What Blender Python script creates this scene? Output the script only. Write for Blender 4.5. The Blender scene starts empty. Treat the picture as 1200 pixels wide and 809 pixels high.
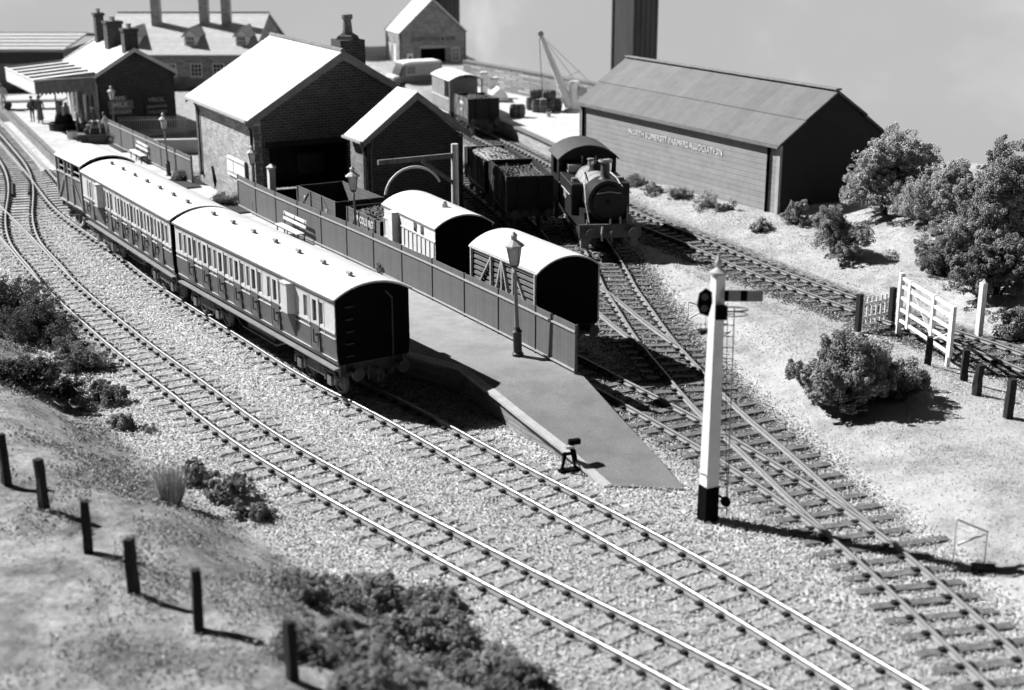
import bpy, bmesh, math, random
import numpy as np
from mathutils import Vector, Matrix, noise, Euler

random.seed(7)
rng = np.random.default_rng(7)
SC = bpy.context.scene
COL = SC.collection
R = math.radians

# ------------------------------------------------------------------ camera
CAM_H, PITCH = 14.6, R(17.23)
cam = bpy.data.cameras.new('camera')
cam.sensor_width = 36.0
cam.lens = 36.0 * 1660 / 1200
cam.clip_end = 2000
cam.dof.use_dof = True
cam.dof.focus_distance = 50
cam.dof.aperture_fstop = 0.33
camo = bpy.data.objects.new('camera', cam)
COL.objects.link(camo)
camo.location = (0, 0, CAM_H)
camo.rotation_euler = (math.pi / 2 - PITCH, 0, 0)
SC.camera = camo

# ------------------------------------------------------------------ light
SUN_TO = Vector((-0.90, 0.43, 0)).normalized()
SUN_EL = R(41)
world = bpy.data.worlds.new('World')
SC.world = world
world.use_nodes = True
wn = world.node_tree
wn.nodes.clear()
sky = wn.nodes.new('ShaderNodeTexSky')
sky.sky_type = 'NISHITA'
sky.sun_disc = False
sky.sun_elevation = SUN_EL
sky.sun_rotation = math.atan2(SUN_TO.x, SUN_TO.y)
bw = wn.nodes.new('ShaderNodeRGBToBW')
bg = wn.nodes.new('ShaderNodeBackground')
bg.inputs['Strength'].default_value = 0.003
wo = wn.nodes.new('ShaderNodeOutputWorld')
wn.links.new(sky.outputs[0], bw.inputs[0])
wn.links.new(bw.outputs[0], bg.inputs['Color'])
wn.links.new(bg.outputs[0], wo.inputs['Surface'])
sl = bpy.data.lights.new('sun', 'SUN')
sl.energy = 5.0
sl.angle = R(0.55)
sl.color = (1, 1, 1)
so = bpy.data.objects.new('sun', sl)
COL.objects.link(so)
sdir = Vector((SUN_TO.x * math.cos(SUN_EL), SUN_TO.y * math.cos(SUN_EL), math.sin(SUN_EL)))
so.rotation_euler = sdir.to_track_quat('Z', 'Y').to_euler()
so.location = (-40, 60, 40)
SC.view_settings.view_transform = 'Standard'
SC.view_settings.look = 'None'
SC.view_settings.exposure = 0.85
SC.view_settings.gamma = 1.0
SC.cycles.max_bounces = 5
SC.cycles.diffuse_bounces = 1
SC.cycles.use_denoising = True

# ------------------------------------------------------------------ survey helper: where a sight line from the camera meets height z
CP, SP = math.cos(PITCH), math.sin(PITCH)
def G(px, py, z=0.0):
    a = (px - 600) / 1660.0
    b = -(py - 404.5) / 1660.0
    d = Vector((a, b * SP + CP, b * CP - SP))
    t = (z - CAM_H) / d.z
    return Vector((d.x * t, d.y * t, z))

# ------------------------------------------------------------------ materials (the place is seen in black and white: every colour is a grey)
def _nt(name):
    m = bpy.data.materials.new(name)
    m.use_nodes = True
    nt = m.node_tree
    b = nt.nodes['Principled BSDF']
    return m, nt, b
def N(nt, t, **kw):
    n = nt.nodes.new(t)
    for k, v in kw.items():
        if k in n.inputs: n.inputs[k].default_value = v
        else: setattr(n, k, v)
    return n
def grey(v): return (v, v, v, 1)
def ramp(nt, src, stops):
    r = nt.nodes.new('ShaderNodeValToRGB')
    e = r.color_ramp.elements
    while len(e) > 1: e.remove(e[-1])
    e[0].position, e[0].color = stops[0][0], grey(stops[0][1])
    for p, v in stops[1:]:
        x = e.new(p); x.color = grey(v)
    nt.links.new(src, r.inputs[0])
    return r.outputs[0]
def mix(nt, fac, a, b, mode='MIX'):
    m = nt.nodes.new('ShaderNodeMix'); m.data_type = 'RGBA'; m.blend_type = mode
    for i, x in ((0, fac), (6, a), (7, b)):
        if hasattr(x, 'is_linked') or hasattr(x, 'links'): nt.links.new(x, m.inputs[i])
        elif i == 0: m.inputs[i].default_value = x
        else: m.inputs[i].default_value = grey(x)
    return m.outputs[2]
def bump(nt, b, src, dist=0.02, strength=0.6):
    n = nt.nodes.new('ShaderNodeBump')
    n.inputs['Distance'].default_value = dist
    n.inputs['Strength'].default_value = strength
    nt.links.new(src, n.inputs['Height'])
    nt.links.new(n.outputs[0], b.inputs['Normal'])
def M(name, v, rough=0.75, var=0.25, scale=2.5, bmp=0.01, metal=0.0, spec=0.35, streak=False):
    m, nt, b = _nt(name)
    tc = N(nt, 'ShaderNodeTexCoord')
    mp = N(nt, 'ShaderNodeMapping')
    if streak: mp.inputs['Scale'].default_value = (1, 1, 0.18)
    nt.links.new(tc.outputs['Object'], mp.inputs[0])
    n1 = N(nt, 'ShaderNodeTexNoise', Scale=scale, Detail=6.0, Roughness=0.65)
    nt.links.new(mp.outputs[0], n1.inputs['Vector'])
    n2 = N(nt, 'ShaderNodeTexNoise', Scale=scale * 9, Detail=4.0)
    nt.links.new(tc.outputs['Object'], n2.inputs['Vector'])
    c1 = ramp(nt, n1.outputs[0], [(0.3, v * (1 - var)), (0.7, min(1, v * (1 + var * 0.6)))])
    c2 = ramp(nt, n2.outputs[0], [(0.3, 1 - var * 0.5), (0.7, 1.0)])
    nt.links.new(mix(nt, 1.0, c1, c2, 'MULTIPLY'), b.inputs['Base Color'])
    b.inputs['Roughness'].default_value = rough
    b.inputs['Metallic'].default_value = metal
    b.inputs['Specular IOR Level'].default_value = spec
    if bmp: bump(nt, b, n2.outputs[0], bmp, 0.5)
    return m
def wallcoord(nt):
    tc = N(nt, 'ShaderNodeTexCoord')
    s = N(nt, 'ShaderNodeSeparateXYZ'); nt.links.new(tc.outputs['Object'], s.inputs[0])
    a = N(nt, 'ShaderNodeMath', operation='ADD')
    nt.links.new(s.outputs[0], a.inputs[0]); nt.links.new(s.outputs[1], a.inputs[1])
    c = N(nt, 'ShaderNodeCombineXYZ')
    nt.links.new(a.outputs[0], c.inputs[0]); nt.links.new(s.outputs[2], c.inputs[1])
    return c.outputs[0], s
def brick(name, v, mortar, bw_=0.42, rh=0.14, ms=0.02, vs=0.35):
    m, nt, b = _nt(name)
    co, s = wallcoord(nt)
    t = N(nt, 'ShaderNodeTexBrick', Scale=1.0)
    t.inputs['Brick Width'].default_value = bw_
    t.inputs['Row Height'].default_value = rh
    t.inputs['Mortar Size'].default_value = ms
    t.inputs['Mortar Smooth'].default_value = 0.2
    t.inputs['Color1'].default_value = grey(v * (1 - vs))
    t.inputs['Color2'].default_value = grey(v * (1 + vs * .5))
    t.inputs['Mortar'].default_value = grey(mortar)
    nt.links.new(co, t.inputs['Vector'])
    n = N(nt, 'ShaderNodeTexNoise', Scale=1.3, Detail=7.0, Roughness=0.7)
    nt.links.new(co, n.inputs['Vector'])
    c = ramp(nt, n.outputs[0], [(0.3, 0.62), (0.68, 1.0)])
    nt.links.new(mix(nt, 1.0, t.outputs['Color'], c, 'MULTIPLY'), b.inputs['Base Color'])
    inv = N(nt, 'ShaderNodeMath', operation='SUBTRACT'); inv.inputs[0].default_value = 1
    nt.links.new(t.outputs['Fac'], inv.inputs[1])
    bump(nt, b, inv.outputs[0], 0.03, 0.8)
    b.inputs['Roughness'].default_value = 0.9
    return m
def boards(name, v, pitch=0.15, axis='z', var=0.2, depth=0.02, rough=0.8, dark=0.55):
    """parallel boards, slates or sheets: grooves repeat along one object axis"""
    m, nt, b = _nt(name)
    tc = N(nt, 'ShaderNodeTexCoord')
    s = N(nt, 'ShaderNodeSeparateXYZ'); nt.links.new(tc.outputs['Object'], s.inputs[0])
    if axis == 'xy':
        a = N(nt, 'ShaderNodeMath', operation='ADD')
        nt.links.new(s.outputs[0], a.inputs[0]); nt.links.new(s.outputs[1], a.inputs[1]); src = a.outputs[0]
    else: src = s.outputs['xyz'.index(axis)]
    d = N(nt, 'ShaderNodeMath', operation='DIVIDE'); d.inputs[1].default_value = pitch
    nt.links.new(src, d.inputs[0])
    f = N(nt, 'ShaderNodeMath', operation='FRACT'); nt.links.new(d.outputs[0], f.inputs[0])
    fl = N(nt, 'ShaderNodeMath', operation='FLOOR'); nt.links.new(d.outputs[0], fl.inputs[0])
    wn_ = N(nt, 'ShaderNodeTexWhiteNoise'); wn_.noise_dimensions = '1D'; nt.links.new(fl.outputs[0], wn_.inputs['W'])
    c0 = ramp(nt, wn_.outputs['Value'], [(0.0, v * (1 - var)), (1.0, v * (1 + var * .5))])
    g = ramp(nt, f.outputs[0], [(0.0, dark), (0.10, 1.0), (0.92, 1.0), (1.0, dark)])
    n = N(nt, 'ShaderNodeTexNoise', Scale=1.7, Detail=7.0, Roughness=0.7)
    nt.links.new(tc.outputs['Object'], n.inputs['Vector'])
    c = ramp(nt, n.outputs[0], [(0.3, 0.75), (0.7, 1.0)])
    x = mix(nt, 1.0, c0, g, 'MULTIPLY')
    nt.links.new(mix(nt, 1.0, x, c, 'MULTIPLY'), b.inputs['Base Color'])
    bump(nt, b, g, depth, 0.7)
    b.inputs['Roughness'].default_value = rough
    return m

MAT = dict(
    white=M('white_paint', .78, .5, .12, 3), roof=M('pale_roof_sheet', .64, .6, .16, .9, .006),
    cream=M('cream_paint', .62, .5, .12, 3), lake=M('dark_red_paint', .11, .35, .2, 4, .002, spec=.5),
    black=M('black_paint', .004, .8, .3, 4, .004, spec=.05), iron=M('dark_iron', .035, .5, .4, 5, .006),
    gear=M('dusty_running_gear', .16, .8, .5, 9, .01), grey=M('grey_paint', .26, .6, .25, 3),
    lgrey=M('light_grey_paint', .42, .6, .2, 3), mid=M('weathered_grey', .2, .7, .35, 3),
    glass=M('window_glass', .10, .08, .2, 2, 0, spec=.9), dglass=M('dark_window_glass', .02, .08, .2, 2, 0, spec=.9),
    pglass=M('frosted_lantern_glass', .5, .25, .3, 5, 0, spec=.7),
    wood=M('weathered_timber', .16, .85, .4, 5, .02, streak=True), dwood=M('dark_creosoted_timber', .025, .9, .5, 6, .02, streak=True),
    lwood=M('pale_timber', .6, .7, .2, 4, .01), sleeper=M('dusty_sleeper_timber', .38, .95, .55, 7, .02),
    railside=M('rusty_rail_side', .24, .7, .25, 6, .004), railtop=M('polished_rail_head', .45, .38, .1, 3, 0, metal=.85),
    chair=M('cast_rail_chair', .02, .8, .4, 9, .004),
    tarmac=M('platform_asphalt', .30, .9, .16, .7, .012), edging=M('platform_edge_stone', .5, .85, .25, 2.2, .01),
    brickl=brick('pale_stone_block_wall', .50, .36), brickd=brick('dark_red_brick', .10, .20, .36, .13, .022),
    brickm=brick('mid_brick_wall', .30, .22, .36, .13, .02), stone=brick('coursed_rubble_stone', .38, .20, .55, .2, .03, .45),
    brickdd=brick('sooty_brick', .055, .11, .36, .13, .022),
    slate=boards('pale_slate_roof', .72, .3, 'z', .08, .008, .75, .88), slatem=boards('slate_house_roof', .46, .3, 'z', .08, .008, .75, .88), slated=boards('grey_slate_roof', .3, .22, 'z', .12, .01, .75, .8),
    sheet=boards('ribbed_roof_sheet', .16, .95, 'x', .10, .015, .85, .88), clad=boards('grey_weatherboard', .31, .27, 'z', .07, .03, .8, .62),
    dclad=boards('shaded_weatherboard', .005, .27, 'z', .1, .03, .85, .6),  # black copy of the boarding, shade painted into the near gable
    fence=boards('grey_boarded_fence', .13, .22, 'x', .10, .01, .8, .72), vboards=boards('vertical_boards', .17, .16, 'x', .12, .01, .8, .6),
    vboardsy=boards('cross_boards', .17, .16, 'y', .12, .01, .8, .6),
    plank=boards('wagon_planks', .15, .2, 'z', .15, .015, .8, .4), dplank=boards('black_wagon_planks', .006, .2, 'z', .2, .015, .8, .4),
    coal=M('coal', .09, .45, .8, 5, .05), rubble=M('pale_rubble', .38, .9, .5, 5, .04), earth=M('flower_bed_soil', .05, .95, .4, 6, .03),
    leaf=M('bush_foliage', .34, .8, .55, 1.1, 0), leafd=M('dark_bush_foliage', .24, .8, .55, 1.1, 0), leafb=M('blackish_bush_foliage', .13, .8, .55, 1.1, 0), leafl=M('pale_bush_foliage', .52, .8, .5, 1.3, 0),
    straw=M('pale_dry_grass', .62, .9, .3, 2, 0), stonea=M('ballast_chippings', .64, .95, .35, 4, 0), stonec=M('clean_pale_chippings', .80, .95, .2, 4, 0), stoneb=M('dirty_chippings', .17, .95, .5, 4, 0),
    skin=M('skin', .42, .6, .1, 4, 0), coat=M('dark_cloth', .06, .9, .3, 5, .005), coatm=M('mid_cloth', .2, .9, .25, 5, .005), coatl=M('pale_cloth', .55, .9, .2, 5, .005),
    concrete=M('yard_paving', .52, .9, .15, .8, .01), barrel=M('barrel_staves', .13, .7, .4, 6, .01),
    fletter=M('faded_lettering', .66, .8, .5, 5, 0), sleeperd=M('dark_oily_sleeper', .165, .9, .5, 5, .02), raildull=M('dull_rail_head', .22, .5, .2, 4, 0), letter=M('white_lettering', .8, .7, .15, 6, 0), flower=M('small_flowers', .28, .8, .6, 9, 0),
    yspot=M('dark_lettering', .03, .7, .1, 6, 0),
)

# ------------------------------------------------------------------ mesh building
class MB:
    def __init__(s): s.v, s.f, s.mi, s.cur = [], [], [], 0
    def add(s, vs, fs):
        o = len(s.v); s.v += [tuple(v) for v in vs]
        s.f += [tuple(i + o for i in f) for f in fs]; s.mi += [s.cur] * len(fs); return s
    def box(s, x0, x1, y0, y1, z0, z1):
        vs = [(x, y, z) for z in (z0, z1) for y in (y0, y1) for x in (x0, x1)]
        return s.add(vs, [(0, 2, 3, 1), (4, 5, 7, 6), (0, 1, 5, 4), (1, 3, 7, 5), (3, 2, 6, 7), (2, 0, 4, 6)])
    def bar(s, p, q, w, h=None, up=(0, 0, 1)):
        h = h or w; p, q = Vector(p), Vector(q); d = (q - p).normalized(); u = Vector(up)
        if abs(d.dot(u)) > .98: u = Vector((1, 0, 0))
        a = d.cross(u).normalized(); b = a.cross(d)
        vs = [c + a * i * w / 2 + b * j * h / 2 for c in (p, q) for j in (-1, 1) for i in (-1, 1)]
        return s.add(vs, [(0, 1, 3, 2), (4, 6, 7, 5), (0, 4, 5, 1), (1, 5, 7, 3), (3, 7, 6, 2), (2, 6, 4, 0)])
    def cyl(s, p, q, r0, r1=None, n=12):
        r1 = r0 if r1 is None else r1; p, q = Vector(p), Vector(q); d = (q - p).normalized()
        u = Vector((0, 0, 1)) if abs(d.z) < .9 else Vector((1, 0, 0))
        a = d.cross(u).normalized(); b = d.cross(a)
        vs = [c + (a * math.cos(t) + b * math.sin(t)) * r for c, r in ((p, r0), (q, r1)) for t in [2 * math.pi * k / n for k in range(n)]]
        fs = [(k, k + n, (k + 1) % n + n, (k + 1) % n) for k in range(n)] + [tuple(range(n)), tuple(range(2 * n - 1, n - 1, -1))]
        return s.add(vs, fs)
    def lathe(s, c, prof, n=14):
        c = Vector(c)
        vs = [c + Vector((r * math.cos(2 * math.pi * k / n), r * math.sin(2 * math.pi * k / n), z)) for r, z in prof for k in range(n)]
        fs = [(j * n + k, j * n + (k + 1) % n, (j + 1) * n + (k + 1) % n, (j + 1) * n + k) for j in range(len(prof) - 1) for k in range(n)]
        fs += [tuple(range(n - 1, -1, -1)), tuple(range((len(prof) - 1) * n, len(prof) * n))]
        return s.add(vs, fs)
    def tube(s, pts, r, n=6):
        for p, q in zip(pts[:-1], pts[1:]): s.cyl(p, q, r, r, n)
        return s
    def prism_x(s, poly, x0, x1):       # polygon of (y, z), extruded along x
        n = len(poly)
        vs = [(x, y, z) for x in (x0, x1) for y, z in poly]
        return s.add(vs, [tuple(range(n - 1, -1, -1)), tuple(range(n, 2 * n))] + [(k, (k + 1) % n, (k + 1) % n + n, k + n) for k in range(n)])
    def prism_y(s, poly, y0, y1):       # polygon of (x, z), extruded along y
        n = len(poly)
        vs = [(x, y, z) for y in (y0, y1) for x, z in poly]
        return s.add(vs, [tuple(range(n)), tuple(range(2 * n - 1, n - 1, -1))] + [(k + n, (k + 1) % n + n, (k + 1) % n, k) for k in range(n)])
    def prism_z(s, poly, z0, z1):
        n = len(poly)
        vs = [(x, y, z) for z in (z0, z1) for x, y in poly]
        return s.add(vs, [tuple(range(n - 1, -1, -1)), tuple(range(n, 2 * n))] + [(k, (k + 1) % n, (k + 1) % n + n, k + n) for k in range(n)])
    def wall_x(s, x0, x1, y0, y1, z0, z1, holes=()):   # wall along x with rectangular openings (xa, xb, za, zb)
        xs = sorted({x0, x1} | {h[0] for h in holes} | {h[1] for h in holes})
        for a, b in zip(xs[:-1], xs[1:]):
            z = z0
            for h in sorted([h for h in holes if h[0] <= a and h[1] >= b], key=lambda h: h[2]):
                if h[2] > z: s.box(a, b, y0, y1, z, h[2])
                z = h[3]
            if z < z1: s.box(a, b, y0, y1, z, z1)
        return s
    def wall_y(s, y0, y1, x0, x1, z0, z1, holes=()):
        ys = sorted({y0, y1} | {h[0] for h in holes} | {h[1] for h in holes})
        for a, b in zip(ys[:-1], ys[1:]):
            z = z0
            for h in sorted([h for h in holes if h[0] <= a and h[1] >= b], key=lambda h: h[2]):
                if h[2] > z: s.box(x0, x1, a, b, z, h[2])
                z = h[3]
            if z < z1: s.box(x0, x1, a, b, z, z1)
        return s
    def build(s, name, mat, parent=None, bevel=0.0, smooth=False, loc=None, rot=None, merge=False):
        me = bpy.data.meshes.new(name)
        me.from_pydata(s.v, [], s.f)
        mats = mat if isinstance(mat, (list, tuple)) else [mat]
        for m in mats: me.materials.append(m if not isinstance(m, str) else MAT[m])
        if len(mats) > 1: me.polygons.foreach_set('material_index', s.mi)
        if bevel or merge:
            bm = bmesh.new(); bm.from_mesh(me)
            if merge: bmesh.ops.remove_doubles(bm, verts=bm.verts, dist=1e-4)
            if bevel:
                es = [e for e in bm.edges if len(e.link_faces) == 2 and e.calc_face_angle(0) > .6]
                bmesh.ops.bevel(bm, geom=es, offset=bevel, segments=1, affect='EDGES', clamp_overlap=True)
            bm.to_mesh(me); bm.free()
        if smooth:
            me.polygons.foreach_set('use_smooth', [True] * len(me.polygons))
            me.set_sharp_from_angle(angle=R(40))
        o = bpy.data.objects.new(name, me); COL.objects.link(o)
        if parent: o.parent = parent
        if loc is not None: o.location = loc
        if rot is not None: o.rotation_euler = rot
        return o
def tag(o, label, cat, group=None):
    o['label'] = label; o['category'] = cat
    if group: o['group'] = group
    return o
def thing(name, label, cat, loc=(0, 0, 0), rz=0.0, group=None):
    o = bpy.data.objects.new(name, None); COL.objects.link(o)
    o.location = loc; o.rotation_euler = (0, 0, rz); o.empty_display_size = .2
    return tag(o, label, cat, group)
def copy_tree(o, parent=None):
    c = o.copy(); COL.objects.link(c); c.parent = parent
    for ch in list(o.children): copy_tree(ch, c)
    return c
def text(s, size, mat, parent, loc, rot, name='lettering', depth=.012, sx=1.0, align='CENTER'):
    cu = bpy.data.curves.new('tmp', 'FONT'); cu.body = s; cu.size = size; cu.extrude = depth; cu.align_x = align; cu.align_y = 'CENTER'; cu.resolution_u = 2
    cu.offset = size * .02
    t = bpy.data.objects.new('tmp', cu); COL.objects.link(t)
    dg = bpy.context.evaluated_depsgraph_get()
    me = bpy.data.meshes.new_from_object(t.evaluated_get(dg)); me.name = name
    bpy.data.objects.remove(t); bpy.data.curves.remove(cu)
    me.materials.clear(); me.materials.append(MAT[mat])
    o = bpy.data.objects.new(name, me); COL.objects.link(o); o.parent = parent
    o.location = loc; o.rotation_euler = rot; o.scale = (sx, 1, 1)
    return o
def np_mesh(name, V, F, mat, parent=None, MI=None):
    """V (n,3), F (m,k) all faces with k corners"""
    me = bpy.data.meshes.new(name)
    m, k = F.shape
    me.vertices.add(len(V)); me.vertices.foreach_set('co', V.astype(np.float32).ravel())
    me.loops.add(m * k); me.loops.foreach_set('vertex_index', F.astype(np.int32).ravel())
    me.polygons.add(m); me.polygons.foreach_set('loop_start', np.arange(0, m * k, k, dtype=np.int32))
    for x in (mat if isinstance(mat, (list, tuple)) else [mat]): me.materials.append(MAT[x])
    if MI is not None: me.polygons.foreach_set('material_index', MI.astype(np.int32))
    me.update(calc_edges=True)
    o = bpy.data.objects.new(name, me); COL.objects.link(o)
    if parent: o.parent = parent
    return o
OCTV = np.array([(1, 0, 0), (0, 1, 0), (-1, 0, 0), (0, -1, 0), (0, 0, 1), (0, 0, -1)], float)
OCTF = np.array([(0, 1, 4), (1, 2, 4), (2, 3, 4), (3, 0, 4), (1, 0, 5), (2, 1, 5), (3, 2, 5), (0, 3, 5)])
QUADV = np.array([(-1, -.6, 0), (1, -.6, .25), (1, .6, 0), (-1, .6, .25)], float)
QUADF = np.array([(0, 1, 2), (0, 2, 3)])
TETV = np.array([(1, 0, -.5), (-.6, .8, -.4), (-.5, -.9, -.4), (0, 0, .9)], float)
TETF = np.array([(0, 1, 3), (1, 2, 3), (2, 0, 3), (1, 0, 2)])
def rand_rot(n, g=None):
    q = (g or rng).normal(size=(n, 4)); q /= np.linalg.norm(q, axis=1)[:, None]
    w, x, y, z = q.T
    return np.stack([1-2*(y*y+z*z), 2*(x*y-w*z), 2*(x*z+w*y), 2*(x*y+w*z), 1-2*(x*x+z*z), 2*(y*z-w*x), 2*(x*z-w*y), 2*(y*z+w*x), 1-2*(x*x+y*y)], 1).reshape(n, 3, 3)
def scatter(name, P, S, base, mat, parent=None, flat=1.0, MI=None):
    BV, BF = base; n, k = len(P), len(BV)
    Rm = rand_rot(n)
    L = BV[None] * (S[:, None, None] * (1 + .35 * rng.normal(size=(n, k, 1))).clip(.4, 1.7))
    V = np.einsum('nij,nkj->nki', Rm, L); V[:, :, 2] *= flat; V += P[:, None]
    F = (BF[None] + (np.arange(n) * k)[:, None, None]).reshape(-1, 3)
    mi = None if MI is None else np.repeat(MI, len(BF))
    return np_mesh(name, V.reshape(-1, 3), F, mat, parent, mi)
# ------------------------------------------------------------------ track geometry (surveyed rail lines)
GA = 1.25
def catmull(P, step=.25):
    P = [np.array(p[:2], float) for p in P]
    P = [2 * P[0] - P[1]] + P + [2 * P[-1] - P[-2]]
    out = []
    for i in range(1, len(P) - 2):
        n = max(2, int(np.linalg.norm(P[i + 1] - P[i]) / step))
        for k in range(n):
            t = k / n
            out.append(.5 * (2 * P[i] + (P[i + 1] - P[i - 1]) * t + (2 * P[i - 1] - 5 * P[i] + 4 * P[i + 1] - P[i + 2]) * t * t + (3 * P[i] - P[i - 1] - 3 * P[i + 1] + P[i + 2]) * t ** 3))
    out.append(P[-2])
    return np.array(out)
def smooth(C, n=6):
    for _ in range(n):
        D = C.copy(); D[1:-1] = .25 * C[:-2] + .5 * C[1:-1] + .25 * C[2:]; C = D
    return C
def resample(C, step):
    d = np.r_[0, np.cumsum(np.linalg.norm(np.diff(C, axis=0), axis=1))]
    s = np.arange(0, d[-1], step)
    return np.stack([np.interp(s, d, C[:, 0]), np.interp(s, d, C[:, 1])], 1)
def tang(C):
    T = np.gradient(C, axis=0); return T / np.linalg.norm(T, axis=1)[:, None]
def offs(C, o):
    T = tang(C); return C + np.stack([-T[:, 1], T[:, 0]], 1) * o     # + is left of travel
def from_left_rail(px, head=None, tail=None, z=.15):
    P = [G(x, y, z)[:2] for x, y in px]
    C = smooth(resample(catmull(P), .5), 10)
    C = offs(C, -GA / 2)
    C = [tuple(c) for c in C[::4]] + [tuple(C[-1])]
    if head: C = head + C
    if tail: C = C + tail
    return smooth(resample(catmull(C), .3), 12)
def extend(C, d0, d1):
    t0 = C[0] - C[6]; t0 /= np.linalg.norm(t0); t1 = C[-1] - C[-7]; t1 /= np.linalg.norm(t1)
    a = [C[0] + t0 * s for s in np.arange(d0, 0, -.3)] if d0 else []
    b = [C[-1] + t1 * s for s in np.arange(.3, d1, .3)] if d1 else []
    return np.array(list(a) + list(C) + list(b))
T1 = extend(from_left_rail([(797, 804.6), (710, 756.5), (590, 696), (475, 633.4), (400, 593.4), (350, 564), (320, 547), (267, 513), (187, 450), (143, 417), (100, 380), (53, 337), (35, 313), (18, 295), (10, 280), (6.5, 263), (7, 247), (10, 230), (10, 213.6), (6.7, 201), (1, 190), (-8, 178)]), 8, 14)
T0 = extend(from_left_rail([(53, 337), (35, 318), (16, 296), (0, 277), (-14, 262)]), 0, 25)
T2 = extend(from_left_rail([(995, 807.5), (900, 748), (743.5, 653.4), (563.5, 555), (466.7, 499.2), (420, 474), (357, 443), (290, 400), (183, 333), (137, 297), (80, 258), (57, 237), (33, 205), (20, 190), (8, 176)]), 8, 22)
TW = from_left_rail([(1110, 756), (1080, 728), (1052, 700), (1028, 676), (1004, 654), (972, 626), (930, 596), (906, 579), (862, 550), (814.5, 520), (772.5, 496), (729, 472), (690, 451)], tail=[(1.75, 44.9), (-.35, 48.6), (-1.75, 51.3), (-3.65, 55.0), (-5.1, 57.8), (-6.6, 60.4), (-8.9, 64.4), (-12.5, 71.5), (-17, 80)])
TW = extend(TW, 9, 0)
TC = from_left_rail([(972, 626), (960, 616), (920, 578), (890, 548), (856, 516), (817.5, 482.5), (787.5, 446.5), (763, 418.5), (745, 396), (723, 360), (708, 337.5)], tail=[(4.15, 57), (3.85, 60.5), (3.3, 67), (2.95, 71.5), (2.5, 76), (1.75, 81.5)])
TB = smooth(resample(catmull([TC[np.argmin(abs(TC[:, 1] - 46.5))], (4.25, 49.3), (3.4, 52.6), (2.25, 56.5), (1.2, 61.5), (.45, 66), (-.7, 71), (-2.3, 77), (-4.2, 83)]), .3), 8)
T4 = from_left_rail([(1198, 433), (1152, 413), (1070, 387), (989, 358.5), (950, 345), (915, 332), (884, 320), (850, 307), (822, 293), (795, 282), (768, 272)], tail=[(5.6, 68.6), (3.8, 74.6), (1.85, 81.2), (.25, 86.5), (-2.1, 93.6), (-4.1, 99.5), (-5.2, 103.2)])
T4 = extend(T4, 16, 0)
TRK = {'T1': T1, 'T0': T0, 'T2': T2, 'TW': TW, 'TC': TC, 'TB': TB, 'T4': T4}
def dist_to(C, X, Y):
    """distance and signed side (+ left of travel) of points to polyline samples"""
    D = np.full(X.shape, 1e9); S = np.zeros(X.shape); T = tang(C)
    for i in range(0, len(C), 2):
        dx, dy = X - C[i, 0], Y - C[i, 1]; d = dx * dx + dy * dy
        m = d < D; D = np.where(m, d, D); S = np.where(m, T[i, 0] * dy - T[i, 1] * dx, S)
    return np.sqrt(D), S
def sst(a, b, x):
    t = np.clip((x - a) / (b - a), 0, 1); return t * t * (3 - 2 * t)
def hnoise(X, Y, s, seed=0):
    r = np.random.default_rng(seed); out = np.zeros(X.shape)
    for k in range(14):
        a = r.uniform(0, 6.28); f = s * r.uniform(.5, 2.2); p = r.uniform(0, 6.28)
        out += np.sin(X * math.cos(a) * f + Y * math.sin(a) * f + p) / (k * .25 + 1)
    return out / 4.0
def zfun(X, Y, full=False):
    X = np.asarray(X, float); Y = np.asarray(Y, float)
    d1, s1 = dist_to(T1, X, Y); d0, s0 = dist_to(T0, X, Y); d4, s4 = dist_to(T4, X, Y)
    dc, sc = dist_to(TC, X, Y); dw, sw = dist_to(TW, X, Y); db, _ = dist_to(TB, X, Y); d2, s2 = dist_to(T2, X, Y)
    left = np.minimum(s1, np.where(Y > 52, s0, 1e9)) ; left = np.where(s1 > 0, left, 0)
    right = np.where(s4 < 0, d4, 0)
    zl = (1.5 * sst(2.9, 6.6, left) + .05 * np.clip(left - 6, 0, 20)) + sst(2.9, 4, left) * .20 * hnoise(X, Y, 1.1, 1) + sst(3.2, 4.5, left) * .05 * hnoise(X, Y, 4.0, 21)
    right_n = right * sst(30, 40, Y) + right * .5 * (1 - sst(30, 40, Y))
    hill = .45 * sst(2, 4.5, right_n) + 2.9 * sst(4.5, 15, right_n) * (1 - .85 * sst(61, 68, Y))
    zr = hill + sst(2, 4, right_n) * .24 * hnoise(X, Y, .8, 2)
    dmin = np.minimum(np.minimum(dc, dw), d4)
    field = (s4 > 0) & (sc < 0) & (sw < 0) & (Y < 62)
    zf = np.where(field, .42 * sst(1.9, 4.2, dmin) + sst(1.9, 3, dmin) * .07 * hnoise(X, Y, 1.0, 3), 0)
    z = zl + zr + zf
    if full: return z, dict(s2=s2, left=left, right=right_n, field=field, dmin=dmin, d1=d1, d2=d2, d0=d0, d4=d4, dc=dc, dw=dw, db=db)
    return z
def Z(x, y): return float(zfun(np.array([x]), np.array([y]))[0])

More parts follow.
